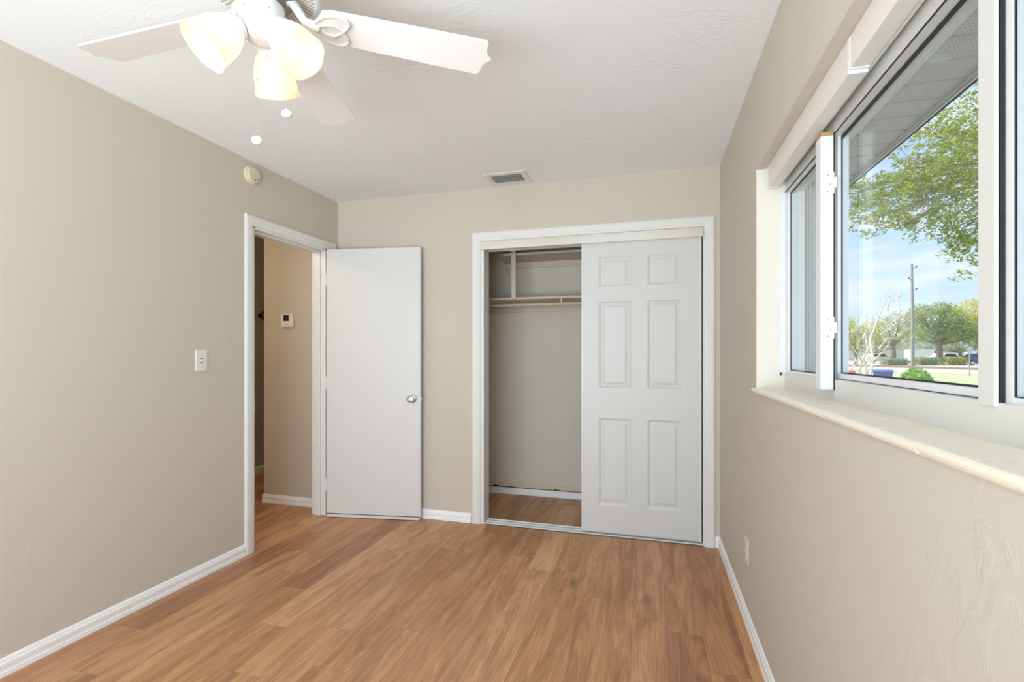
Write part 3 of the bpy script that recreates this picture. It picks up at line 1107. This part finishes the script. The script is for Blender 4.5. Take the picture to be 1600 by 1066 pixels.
# pull chains
for (dx, dy, zt, zb_) in ((0.012, -0.030, 2.112, 1.828), (0.066, 0.020, 2.150, 1.917)):
    q = MB()
    q.tube([(dx, dy, Z(zt)), (dx, dy, Z(zb_))], 0.0006, 5)
    n_ = int((zt - zb_) / 0.0055)
    for j in range(n_):
        q.ball((dx, dy, Z(zb_ + j * 0.0055)), 0.0015, seg=6, rings=4)
    if zt < 2.13: q.ball((dx, dy, Z(1.985)), 0.0028, seg=8, rings=6)
    ch = q.build('pull_chain', M_chrome, fan)
    q = MB()
    q.lathe([(0.002, 0.002), (0.008, 0.0), (0.014, -0.005), (0.0155, -0.0095), (0.014, -0.014), (0.008, -0.019), (0.001, -0.020)], 24, Matrix.Translation((dx, dy, Z(zb_))))
    q.build('chain_pendant', M_white, ch, smooth=True)

# ------------------------------------------------------------------ outdoors
GZ = -0.15


def at(px, d, z=GZ):
    """ground point seen in pixel column px at depth d from the camera"""
    r_ = (px - 800) / FPX * d
    return Vector((r_ * cos(TH) - d * sin(TH), r_ * sin(TH) + d * cos(TH), z))


def on_col(px, py, d):
    v = at(px, d)
    v.z = CH + (HY - py) / FPX * d
    return v


M_grass = mat('lawn_grass', lin(184, 184, 140), 0.9, vary=(0.35, 0.12), bump=(30, 0.4, 4))
M_road = mat('pale_road', lin(206, 200, 192), 0.9, vary=(0.6, 0.04))
M_mulch = mat('mulch_strip', lin(138, 114, 90), 0.95, vary=(2, 0.1))
M_lot = mat('far_lot', lin(200, 196, 186), 0.9)
struct(MB().box(0.62, 160, -10, 190, GZ - 0.2, GZ).build('lawn', M_grass))
ra, rb = Vector((16.87, 49.94)), Vector((21.84, 41.27))
dv = (rb - ra).normalized()
nv = Vector((-dv.y, dv.x)) if (-dv.y) > 0 else Vector((dv.y, -dv.x))


def strip(name, o0, o1, z1, m):
    a = ra + nv * o0 - dv * 40
    b_ = ra + nv * o0 + dv * 70
    c = ra + nv * o1 + dv * 70
    d = ra + nv * o1 - dv * 40
    pts = [(p.x, p.y) for p in (a, b_, c, d)]
    return struct(MB().prism(pts, lambda x, y: (x, y, GZ - 0.1), lambda x, y: (x, y, z1)).build(name, m))


wid = (Vector((20.19, 59.76)) - ra).dot(nv)
struct(MB().box(0.61, 2.4, -10, 60, GZ - 0.1, GZ + 0.03).build('soffit_bounce_strip', mat('pale_bounce_grey', lin(196, 194, 190), 0.9)))  # unseen pale strip added to bounce neutral light onto the soffit
strip('road', 0, wid, GZ + 0.02, M_road)
strip('mulch_bed', wid, wid + 4.5, GZ + 0.10, M_mulch)
strip('parking_lot', wid + 4.5, wid + 40, GZ + 0.04, M_lot)

# eave over the window: ribbed vinyl soffit, perforated, with fascia
SZ = 2.31


def soffit_mat():
    m = mat('vented_vinyl_soffit', lin(204, 198, 202), 0.45)
    n, l = m.node_tree.nodes, m.node_tree.links
    b = n['Principled BSDF']
    t = n.new('ShaderNodeTexCoord')
    sp = n.new('ShaderNodeSeparateXYZ')
    l.new(t.outputs['Object'], sp.inputs[0])

    def mt(op, a, c=None):
        q = n.new('ShaderNodeMath')
        q.operation = op
        for i, v in enumerate((a, c)):
            if v is None: continue
            if isinstance(v, (int, float)): q.inputs[i].default_value = v
            else: l.new(v, q.inputs[i])
        return q.outputs[0]
    fx = mt('SUBTRACT', mt('FRACT', mt('DIVIDE', sp.outputs['X'], 0.013)), 0.5)
    fy = mt('SUBTRACT', mt('FRACT', mt('DIVIDE', sp.outputs['Y'], 0.019)), 0.5)
    rr = mt('ADD', mt('MULTIPLY', fx, fx), mt('MULTIPLY', fy, fy))
    hole = mt('MULTIPLY', mt('LESS_THAN', rr, 0.05), mt('LESS_THAN', sp.outputs['Z'], SZ + 0.001))
    mxn = n.new('ShaderNodeMixRGB')
    l.new(hole, mxn.inputs[0])
    mxn.inputs[1].default_value = lin(204, 198, 202)
    mxn.inputs[2].default_value = lin(160, 160, 164)
    l.new(mxn.outputs[0], b.inputs['Base Color'])
    return m


SZ = 2.31
SX1 = 1.185
q = MB()
P_ = 0.1525
y = -1.5
poly = []
k = 0
while y < 7.0:
    poly += [(y, 0.0), (y + P_ - 0.022, 0.0), (y + P_ - 0.016, 0.010), (y + P_ - 0.006, 0.010)]
    y += P_
poly = poly + [(y, 0.0), (y, 0.03), (-1.5, 0.03)]
q.prism(poly, lambda a, z: (0.61, a, SZ + z), lambda a, z: (SX1, a, SZ + z))
struct(q.build('soffit', soffit_mat()), 'grey-white perforated eave soffit outside the window')
q = MB()
q.box(0.61, SX1 + 0.05, -1.5, 7.0, SZ + 0.03, SZ + 0.05)
q.box(SX1 - 0.002, SX1 + 0.006, -1.5, 7.0, SZ - 0.012, SZ + 0.05)
q.box(SX1 + 0.012, SX1 + 0.03, -1.5, 7.0, SZ - 0.020, SZ + 0.14)
q.box(SX1 + 0.006, SX1 + 0.03, -1.5, 7.0, SZ - 0.020, SZ - 0.010)
struct(q.build('fascia', M_fascia, bevel=0.003))
q = MB()
q.box(-6.2, SX1 + 0.05, YR - 0.3, 7.2, H + 0.14, H + 0.2)
struct(q.build('roof', mat('roof_deck', lin(120, 110, 100), 0.9)))

# folded accordion storm shutter outside the left bay
ac = empty('storm_shutter', (0.64, 2.30, 1.1), label='folded grey accordion storm shutter standing outside the left window bay', cat='storm shutter')
for k in range(8):
    x0 = -0.020 + k * 0.0135
    q = MB()
    s_ = 0.006
    pr_ = [(x0, 0.0), (x0 + 0.005, -0.012), (x0 + 0.009, -0.012), (x0 + 0.0135, 0.0), (x0 + 0.0135, 0.12), (x0, 0.12)]
    q.prism(pr_, lambda x, y_: (x, y_, -0.05), lambda x, y_: (x, y_, 0.95))
    q.build('shutter_blade', M_shutter, ac)
MB().box(-0.035, 0.13, -0.03, 0.16, 0.95, 0.985).build('top_rail', M_shutter, ac)
MB().box(-0.035, 0.13, -0.03, 0.16, -0.08, -0.05).build('bottom_rail', M_shutter, ac)


# trees
def leaf_mat(name, col, var=0.25):
    m = bpy.data.materials.new(name)
    m.use_nodes = True
    n, l = m.node_tree.nodes, m.node_tree.links
    n.clear()
    o = n.new('ShaderNodeOutputMaterial')
    g = n.new('ShaderNodeNewGeometry')
    h = n.new('ShaderNodeHueSaturation')
    h.inputs['Color'].default_value = col
    mr = n.new('ShaderNodeMapRange')
    mr.inputs['To Min'].default_value = 1 - var
    mr.inputs['To Max'].default_value = 1 + var
    l.new(g.outputs['Random Per Island'], mr.inputs['Value'])
    l.new(mr.outputs[0], h.inputs['Value'])
    d = n.new('ShaderNodeBsdfDiffuse')
    t = n.new('ShaderNodeBsdfTranslucent')
    l.new(h.outputs[0], d.inputs[0])
    l.new(h.outputs[0], t.inputs[0])
    mxs = n.new('ShaderNodeMixShader')
    mxs.inputs[0].default_value = 0.4
    l.new(d.outputs[0], mxs.inputs[1])
    l.new(t.outputs[0], mxs.inputs[2])
    l.new(mxs.outputs[0], o.inputs[0])
    return m


M_oak = leaf_mat('oak_leaves', lin(156, 168, 80), 0.45)
M_l1 = leaf_mat('olive_leaves', lin(188, 190, 142), 0.3)  # far-tree leaf colours lightened in place of distance haze
M_l2 = leaf_mat('mid_green_leaves', lin(166, 182, 124), 0.3)
M_l3 = leaf_mat('yellow_green_leaves', lin(212, 210, 126), 0.25)
M_l4 = leaf_mat('dull_green_leaves', lin(172, 182, 148), 0.25)
M_bush = leaf_mat('fresh_green_leaves', lin(150, 194, 84), 0.3)
M_bark = mat('grey_bark', lin(140, 126, 110), 0.9, bump=(20, 0.6, 5))
M_pale = mat('pale_bare_bark', lin(212, 202, 186), 0.8)


def leaves(b, c, rx, ry, rz, n, size, shell=0.5, asp=0.5):
    for _ in range(n):
        while True:
            v = Vector((random.uniform(-1, 1), random.uniform(-1, 1), random.uniform(-1, 1)))
            if 1e-3 < v.length <= 1: break
        v = v.normalized() * (shell + (1 - shell) * random.random()) if random.random() < 0.7 else v
        p = Vector(c) + Vector((v.x * rx, v.y * ry, v.z * rz))
        ax = Vector((random.gauss(0, 1), random.gauss(0, 1), random.gauss(0, 0.6))).normalized()
        up = ax.cross(Vector((random.gauss(0, 1), random.gauss(0, 1), random.gauss(0, 1)))).normalized()
        s = size * random.uniform(0.6, 1.25)
        nrm = ax.cross(up) * (s * 0.12)
        b.add([p - ax * s * 0.5, p + up * s * asp * 0.5 + nrm, p + ax * s * 0.5, p - up * s * asp * 0.5 + nrm], [(0, 1, 2), (0, 2, 3)])


def far_tree(px, d, crown, trunk_r, m, name, label, group=None, size=0.26, dens=1.0, fork=0.38, cat='tree'):
    """crown: clumps as (dx right, z above ground, radius x, radius z)"""
    base = at(px, d)
    root = empty(name, base, -0.0, label, cat, group)
    rt = Vector((cos(TH), sin(TH), 0))
    fw = Vector((-sin(TH), cos(TH), 0))
    b = MB()
    t = MB()
    top = max(c[1] for c in crown)
    fk = Vector((0, 0, top * fork))
    t.tube([(0, 0, -0.1), (trunk_r * 0.3, 0, fk.z * 0.5), fk], [trunk_r * 1.3, trunk_r, trunk_r * 0.85], 10)
    for (dx, z, rx, rz) in crown:
        dy = random.uniform(-0.8, 0.8)
        c = rt * dx + fw * dy + Vector((0, 0, z))
        mid = fk.lerp(c, 0.5) + Vector((0, 0, -0.15 * rz)) + rt * random.uniform(-0.2, 0.2)
        t.tube([fk - Vector((0, 0, 0.1)), mid, c], [trunk_r * 0.55, trunk_r * 0.32, trunk_r * 0.12], 7)
        for _ in range(4):
            e_ = c + Vector((random.uniform(-1, 1) * rx, random.uniform(-1, 1) * rx, random.uniform(-0.7, 1) * rz)) * 0.8
            t.tube([mid, mid.lerp(e_, 0.55) + Vector((0, 0, 0.1)), e_], [trunk_r * 0.2, trunk_r * 0.12, trunk_r * 0.04], 5)
        leaves(b, c, rx, rx, rz, int(dens * 260 * rx * (rz + 0.4)), size)
    t.build('trunk', M_bark, root, smooth=True)
    b.build('foliage', m, root)
    return root


G = 'trees across the road'
far_tree(1467, 58, [(-3.0, 3.6, 1.6, 1.1), (-1.6, 4.6, 1.8, 1.3), (0.0, 5.4, 2.0, 1.5), (1.6, 5.2, 1.9, 1.4), (3.2, 4.4, 1.9, 1.3), (4.2, 3.4, 1.5, 1.0), (-0.6, 3.7, 1.8, 0.9), (1.8, 3.6, 1.9, 0.9), (0.4, 6.8, 1.3, 0.9), (-2.6, 6.3, 1.3, 1.0)], 0.30, M_l2, 'tree', 'spreading green tree with a clear forked trunk behind the hedge across the road', G, dens=1.25)
far_tree(1396, 66, [(-3.2, 4.0, 1.9, 1.2), (-1.2, 5.2, 1.9, 1.2), (1.0, 6.0, 1.9, 1.2), (2.8, 6.4, 1.7, 1.1), (-2.2, 3.0, 1.7, 0.9), (0.4, 3.9, 2.0, 1.0), (2.8, 4.6, 1.8, 1.1), (4.4, 6.9, 1.4, 0.9)], 0.24, M_l1, 'tree', 'thin olive-grey tree standing directly behind the utility pole', G, dens=0.75)
far_tree(1530, 62, [(-2.6, 5.4, 2.0, 1.6), (-0.6, 6.9, 2.2, 1.6), (1.4, 7.2, 2.2, 1.7), (0.0, 5.0, 2.3, 1.5), (2.6, 5.0, 2.2, 1.5), (-2.0, 3.8, 1.7, 1.0), (-3.6, 6.8, 1.3, 1.0), (1.0, 3.4, 2, 1)], 0.28, M_l3, 'tree', 'tall yellow-green tree at the right edge of the middle pane', G, dens=1.3)
far_tree(1336, 54, [(-1.2, 3.4, 1.2, 1.2), (0.4, 4.0, 1.4, 1.1), (1.6, 3.3, 1.2, 1.0), (0.2, 2.4, 1.5, 0.9), (-0.8, 4.8, 1.0, 0.8), (2.6, 4.4, 1.2, 0.9)], 0.20, M_l3, 'tree', 'low yellowish tree across the road nearest the left window post', G, dens=1.0)
far_tree(1500, 78, [(-6, 2.6, 2.6, 1.4), (-3, 3.0, 2.8, 1.5), (0, 2.8, 2.8, 1.4), (3, 3.0, 2.8, 1.6), (-1, 4.4, 2.6, 1.4)], 0.24, M_l4, 'tree', 'dull green tree low in the distance at the right, behind the parked van', G, dens=0.6, size=0.34)
far_tree(1366, 92, [(-7, 3.0, 2.6, 1.7), (-4, 3.8, 2.8, 2.0), (-1, 3.4, 2.8, 1.8), (2, 3.8, 2.8, 1.8), (5, 3.6, 2.6, 1.6)], 0.24, M_l4, 'tree', 'dull green tree low in the distance at the left, behind the white car', G, dens=0.6, size=0.34)

# clipped hedges across the road
for px, d, hw, hh, m, lab in ((1398, 55.5, 1.25, 0.85, M_l4, 'short clipped grey-green hedge left of the utility pole'), (1446, 56, 1.15, 0.95, M_l2, 'clipped green hedge between the utility pole and the forked tree'), (1489, 56, 1.3, 0.95, M_l3, 'clipped yellow-green hedge right of the forked tree')):
    hd_ = empty('clipped_hedge', at(px, d), TH, lab, 'hedge', 'hedges across the road')
    b = MB()
    for _ in range(1500):
        x_, y_, z_ = random.uniform(-hw, hw), random.uniform(-0.6, 0.6), random.uniform(0.05, hh)
        leaves(b, (x_, y_, z_), 0.06, 0.06, 0.06, 1, 0.22)
    b.build('foliage', m, hd_)
    MB().box(-hw * 0.9, hw * 0.9, -0.4, 0.4, 0, hh * 0.82).build('twigs', M_l4, hd_, bevel=0.1)

# utility pole
up_ = empty('utility_pole', at(1426, 50), TH, 'tall grey wooden utility pole standing across the lawn', 'utility pole')
MB().tube([(0, 0, -0.2), (0, 0, 5), (-0.1, 0, 10.6)], [0.17, 0.145, 0.10], 14).build('pole', mat('weathered_pole_wood', lin(150, 146, 140), 0.85), up_, smooth=True)
for z, s_ in ((10.2, 1), (7.9, 1), (9.0, -1)):
    q = MB()
    q.tube([(0, 0, z - 0.1), (s_ * 0.25, 0, z), (s_ * 0.36, 0, z + 0.1)], 0.03, 6)
    q.ball((s_ * 0.40, 0, z + 0.14), 0.08, seg=8, rings=6)
    q.build('insulator', M_gasket, up_)

# blue cart, red tub, bush, sign
bn = empty('recycling_cart', at(1379, 15.5), TH - 0.62, 'blue plastic cart with a lid standing on the lawn', 'cart')
M_blue = mat('blue_cart_plastic', lin(70, 92, 172), 0.35)
q = MB()
bt_, tp = 0.19, 0.25
q.add([(-bt_, -bt_, 0.06), (bt_, -bt_, 0.06), (bt_, bt_, 0.06), (-bt_, bt_, 0.06), (-tp, -tp, 0.80), (tp, -tp, 0.80), (tp, tp, 0.80), (-tp, tp, 0.80)], [(3, 2, 1, 0), (0, 1, 5, 4), (1, 2, 6, 5), (2, 3, 7, 6), (3, 0, 4, 7), (4, 5, 6, 7)])
q.build('body', M_blue, bn, bevel=0.02)
MB().prism([(-0.33, 0.80), (0.33, 0.80), (0.32, 0.85), (0.15, 0.885), (-0.25, 0.875), (-0.33, 0.84)], lambda a, z: (-0.27, a, z), lambda a, z: (0.27, a, z)).build('lid', mat('blue_lid_plastic', lin(84, 108, 190), 0.3), bn, bevel=0.01)
for s_ in (-1, 1):
    MB().lathe([(0.10, -0.03), (0.11, 0), (0.10, 0.03)], 20, Matrix.Translation((s_ * 0.24, 0.22, 0.09)) @ Matrix.Rotation(pi / 2, 4, 'Y')).build('wheel', M_gasket, bn, smooth=True)
rd_ = empty('red_tub', at(1327, 15.5), 0, 'small orange-red tub on the lawn beside the left edge of the middle pane', 'tub')
MB().lathe([(0.11, 0), (0.14, 0.5), (0.155, 0.78), (0.16, 0.80), (0.14, 0.80), (0.12, 0.6), (0.001, 0.58)], 20).build('body', mat('red_plastic', lin(226, 96, 72), 0.5), rd_, smooth=True)
MB().lathe([(0.165, 0.80), (0.17, 0.82), (0.12, 0.86), (0.001, 0.87)], 20).build('lid', mat('red_lid_plastic', lin(232, 110, 84), 0.5), rd_, smooth=True)
bs = empty('round_bush', at(1431, 15), 0, 'round bright green bush on the lawn in front of the utility pole', 'bush')
b = MB()
leaves(b, (0, 0, 0.46), 0.43, 0.43, 0.50, 1900, 0.10, shell=0.75)
b.build('foliage', M_bush, bs)
q = MB()
for k in range(7):
    a = k * 0.9
    q.tube([(0, 0, -0.05), (0.1 * cos(a), 0.1 * sin(a), 0.2), (0.25 * cos(a), 0.25 * sin(a), 0.55)], [0.02, 0.014, 0.005], 6)
q.build('stems', M_bark, bs)
sg = empty('road_sign', at(1515, 30), TH, 'small pale sign on a thin grey post at the right of the lawn', 'sign')
MB().tube([(0, 0, -0.3), (0, 0, 1.7)], 0.035, 10).build('post', mat('grey_post', lin(150, 150, 156), 0.5), sg)
MB().box(-0.17, 0.17, -0.045, -0.035, 1.40, 1.82).build('sign_panel', mat('pale_sign_face', lin(214, 200, 214), 0.5), sg, bevel=0.004)


# parked vehicles beyond the hedges
def vehicle(name, loc, rz, col, L, Hh, label, van=False, group='vehicles parked across the road'):
    v = empty(name, loc, rz, label, 'van' if van else 'car', group)
    m = mat(name + '_paint', col, 0.25)
    if van:
        side = [(-L / 2, 0.35), (L / 2, 0.35), (L / 2, 0.95), (L / 2 - 0.7, 1.15), (L / 2 - 1.3, Hh), (-L / 2 + 0.1, Hh), (-L / 2, Hh - 0.2)]
        win = [(L / 2 - 2.2, 1.2), (L / 2 - 0.95, 1.2), (L / 2 - 1.4, Hh - 0.18), (L / 2 - 2.2, Hh - 0.18)]
    else:
        side = [(-L / 2, 0.35), (L / 2, 0.35), (L / 2, 0.72), (L / 2 - 1.1, 0.92), (L / 2 - 1.9, Hh), (-L / 2 + 1.1, Hh), (-L / 2 + 0.5, 1.0), (-L / 2, 0.92)]
        win = [(L / 2 - 1.5, 0.94), (L / 2 - 2.0, Hh - 0.08), (-L / 2 + 1.15, Hh - 0.08), (-L / 2 + 0.75, 0.98)]
    MB().prism(side, lambda x, z: (x, -0.85, z), lambda x, z: (x, 0.85, z)).build('body', m, v, bevel=0.06)
    for s_ in (-1, 1):
        MB().prism(win, lambda x, z: (x, s_ * 0.855, z), lambda x, z: (x, s_ * 0.845, z)).build('side_window', M_gasket, v)
        for x in (-L / 2 + 0.9, L / 2 - 0.9):
            wh = MB().lathe([(0.30, -0.1), (0.33, -0.06), (0.33, 0.06), (0.30, 0.1)], 20, Matrix.Translation((x, s_ * 0.78, 0.33)) @ Matrix.Rotation(pi / 2, 4, 'X')).build('wheel', M_gasket, v, smooth=True)
            MB().lathe([(0.18, -0.105), (0.18, 0.105)], 14, Matrix.Translation((x, s_ * 0.78, 0.33)) @ Matrix.Rotation(pi / 2, 4, 'X')).build('hubcap', M_chrome, wh)
    return v


vehicle('white_van', at(1448, 70), TH, lin(240, 240, 240), 5.2, 1.95, 'white van parked behind the hedge left of the forked tree', True)
vehicle('parked_car', at(1480, 66), TH + 0.1, lin(244, 244, 244), 4.4, 1.42, 'white car parked behind the forked tree')
vehicle('parked_car', at(1526, 57), TH + pi, lin(78, 96, 150), 4.4, 1.40, 'blue car parked at the right edge of the middle pane')
vehicle('parked_car', at(1372, 68), TH, lin(240, 236, 232), 4.4, 1.42, 'white car parked far left, behind the bare shrub')
bd = empty('far_building', at(1400, 100), TH, 'long low white building in the distance behind the trees', 'building')
MB().box(-10, 14, 0, 6, 0, 2.6).build('wall', mat('white_render', lin(238, 236, 230), 0.8), bd)
MB().prism([(-1, 2.6), (7, 2.6), (3, 3.5)], lambda y_, z: (-10.4, y_, z), lambda y_, z: (14.4, y_, z)).build('roof', mat('grey_roof', lin(170, 164, 158), 0.9), bd)

# bare pale shrub close to the window
bsn = empty('bare_shrub', at(1362, 12), TH, 'bare shrub with pale leafless branches close to the window', 'shrub')
q = MB()


def sx(px): return (px - 1362) / FPX * 12


def szz(py): return CH + (HY - py) / FPX * 12 - GZ


def br(pts, r0, r1, seg=7):
    n_ = len(pts)
    ps = []
    for i, (x, y_) in enumerate(pts):
        ps.append((sx(x), random.uniform(-0.12, 0.12) + 0.05 * i * (1 if (x > 1362) else -1), szz(y_)))
    q.tube(ps, [r0 + (r1 - r0) * i / (n_ - 1) for i in range(n_)], seg)
    return ps


main = [[(1356, 645), (1361, 606), (1364, 585), (1369, 562), (1376, 545), (1375, 528), (1384, 505), (1392, 485), (1399, 470), (1404, 464)],
        [(1352, 645), (1350, 606), (1350, 585), (1348, 562), (1345, 545), (1346, 530), (1341, 512)],
        [(1350, 645), (1347, 606), (1342, 580), (1338, 565), (1330, 552), (1325, 540)]]
for mm in main: br(mm, 0.042, 0.012)
subs = [[(1376, 524), (1388, 516), (1402, 506), (1408, 496)], [(1376, 545), (1386, 530), (1404, 526), (1430, 516)], [(1384, 528), (1402, 530), (1424, 530)],
        [(1399, 470), (1394, 464), (1385, 461)], [(1399, 470), (1406, 463), (1414, 463)], [(1384, 505), (1378, 496), (1374, 488)], [(1392, 485), (1390, 474), (1396, 466)],
        [(1348, 562), (1357, 548), (1366, 525), (1372, 500)], [(1346, 530), (1352, 515), (1360, 500), (1364, 488)], [(1345, 545), (1336, 530), (1330, 515)],
        [(1350, 585), (1362, 570), (1370, 552)], [(1338, 565), (1350, 556), (1358, 543)], [(1330, 572), (1338, 560), (1346, 556)], [(1325, 580), (1332, 568), (1338, 565)],
        [(1369, 562), (1380, 548), (1392, 538)], [(1341, 512), (1336, 500), (1338, 488)], [(1341, 512), (1348, 505), (1350, 492)], [(1388, 516), (1394, 500), (1406, 488), (1412, 478)]]
for mm in subs:
    ps = br(mm, 0.022, 0.005, 6)
    for _ in range(3):
        a = Vector(random.choice(ps[1:]))
        b_ = a + Vector((random.uniform(-0.2, 0.2), random.uniform(-0.2, 0.2), random.uniform(0.05, 0.28)))
        q.tube([a, a.lerp(b_, 0.5) + Vector((0.02, 0, 0.01)), b_], [0.006, 0.004, 0.002], 5)
q.build('branches', M_pale, bsn, smooth=True)

# the oak whose canopy reaches over the lawn in front of the window
oakc = []
for (px, py, d, r_) in ((1545, 170, 8.2, 0.62), (1515, 215, 7.6, 0.5), (1490, 235, 7.9, 0.5), (1460, 262, 7.4, 0.5), (1440, 300, 8.0, 0.45), (1405, 285, 7.8, 0.42), (1378, 300, 7.5, 0.38), (1350, 315, 8.1, 0.36),
                        (1395, 330, 7.2, 0.32), (1360, 345, 7.7, 0.30), (1500, 285, 8.4, 0.5), (1475, 315, 7.9, 0.38), (1520, 330, 8.1, 0.42), (1525, 385, 7.8, 0.30), (1495, 365, 7.6, 0.26), (1488, 392, 8.0, 0.18), (1440, 335, 8.3, 0.30),
                        (1338, 292, 7.9, 0.26), (1590, 230, 8.3, 0.8), (1620, 340, 8.6, 0.8), (1585, 400, 8.1, 0.45), (1530, 250, 7.2, 0.5), (1465, 350, 7.3, 0.24), (1415, 350, 7.9, 0.2), (1560, 120, 8.8, 0.8), (1640, 180, 9.2, 1.0), (1545, 360, 8.4, 0.4), (1425, 262, 8.6, 0.36), (1470, 205, 8.9, 0.45)):
    oakc.append((on_col(px, py, d), r_))
ob = at(1760, 9.5)
oak = empty('oak_tree', ob, 0, 'leafy green oak whose low branches hang over the lawn close to the eave', 'tree')
q = MB()
fk = Vector((0, 0, 3.0))
q.tube([(0, 0, -0.2), (0.05, 0.05, 1.5), fk], [0.34, 0.27, 0.24], 14)
b = MB()
hub_ = [fk + Vector((-1.0, 0.5, 1.3)), fk + Vector((-1.8, 0.2, 0.9)), fk + Vector((-1.6, -0.8, 1.8))]
for h_ in hub_:
    q.tube([fk - Vector((0, 0, 0.1)), fk.lerp(h_, 0.5) + Vector((0, 0, 0.15)), h_], [0.16, 0.11, 0.07], 9)
for c, r_ in oakc:
    c = c - ob
    h_ = min(hub_, key=lambda p: (p - c).length)
    mid = h_.lerp(c, 0.55) + Vector((0, 0, 0.12))
    q.tube([h_, mid, c], [0.022, 0.013, 0.006], 6)
    for _ in range(7):
        e_ = c + Vector((random.gauss(0, 0.55), random.gauss(0, 0.55), random.gauss(0, 0.4))) * r_
        q.tube([mid.lerp(c, 0.6), c.lerp(e_, 0.5) + Vector((0, 0, 0.03)), e_], [0.006, 0.004, 0.002], 5)
    # leaves gather in small sprays
    for _ in range(int(46 * (r_ / 0.4) ** 1.7)):
        sc_ = c + Vector((random.gauss(0, 0.55), random.gauss(0, 0.55), random.gauss(0, 0.45))) * r_
        leaves(b, sc_, 0.10, 0.10, 0.07, 17, 0.058, shell=0.3, asp=0.45)
q.build('trunk', M_bark, oak, smooth=True)
b.build('foliage', M_oak, oak)
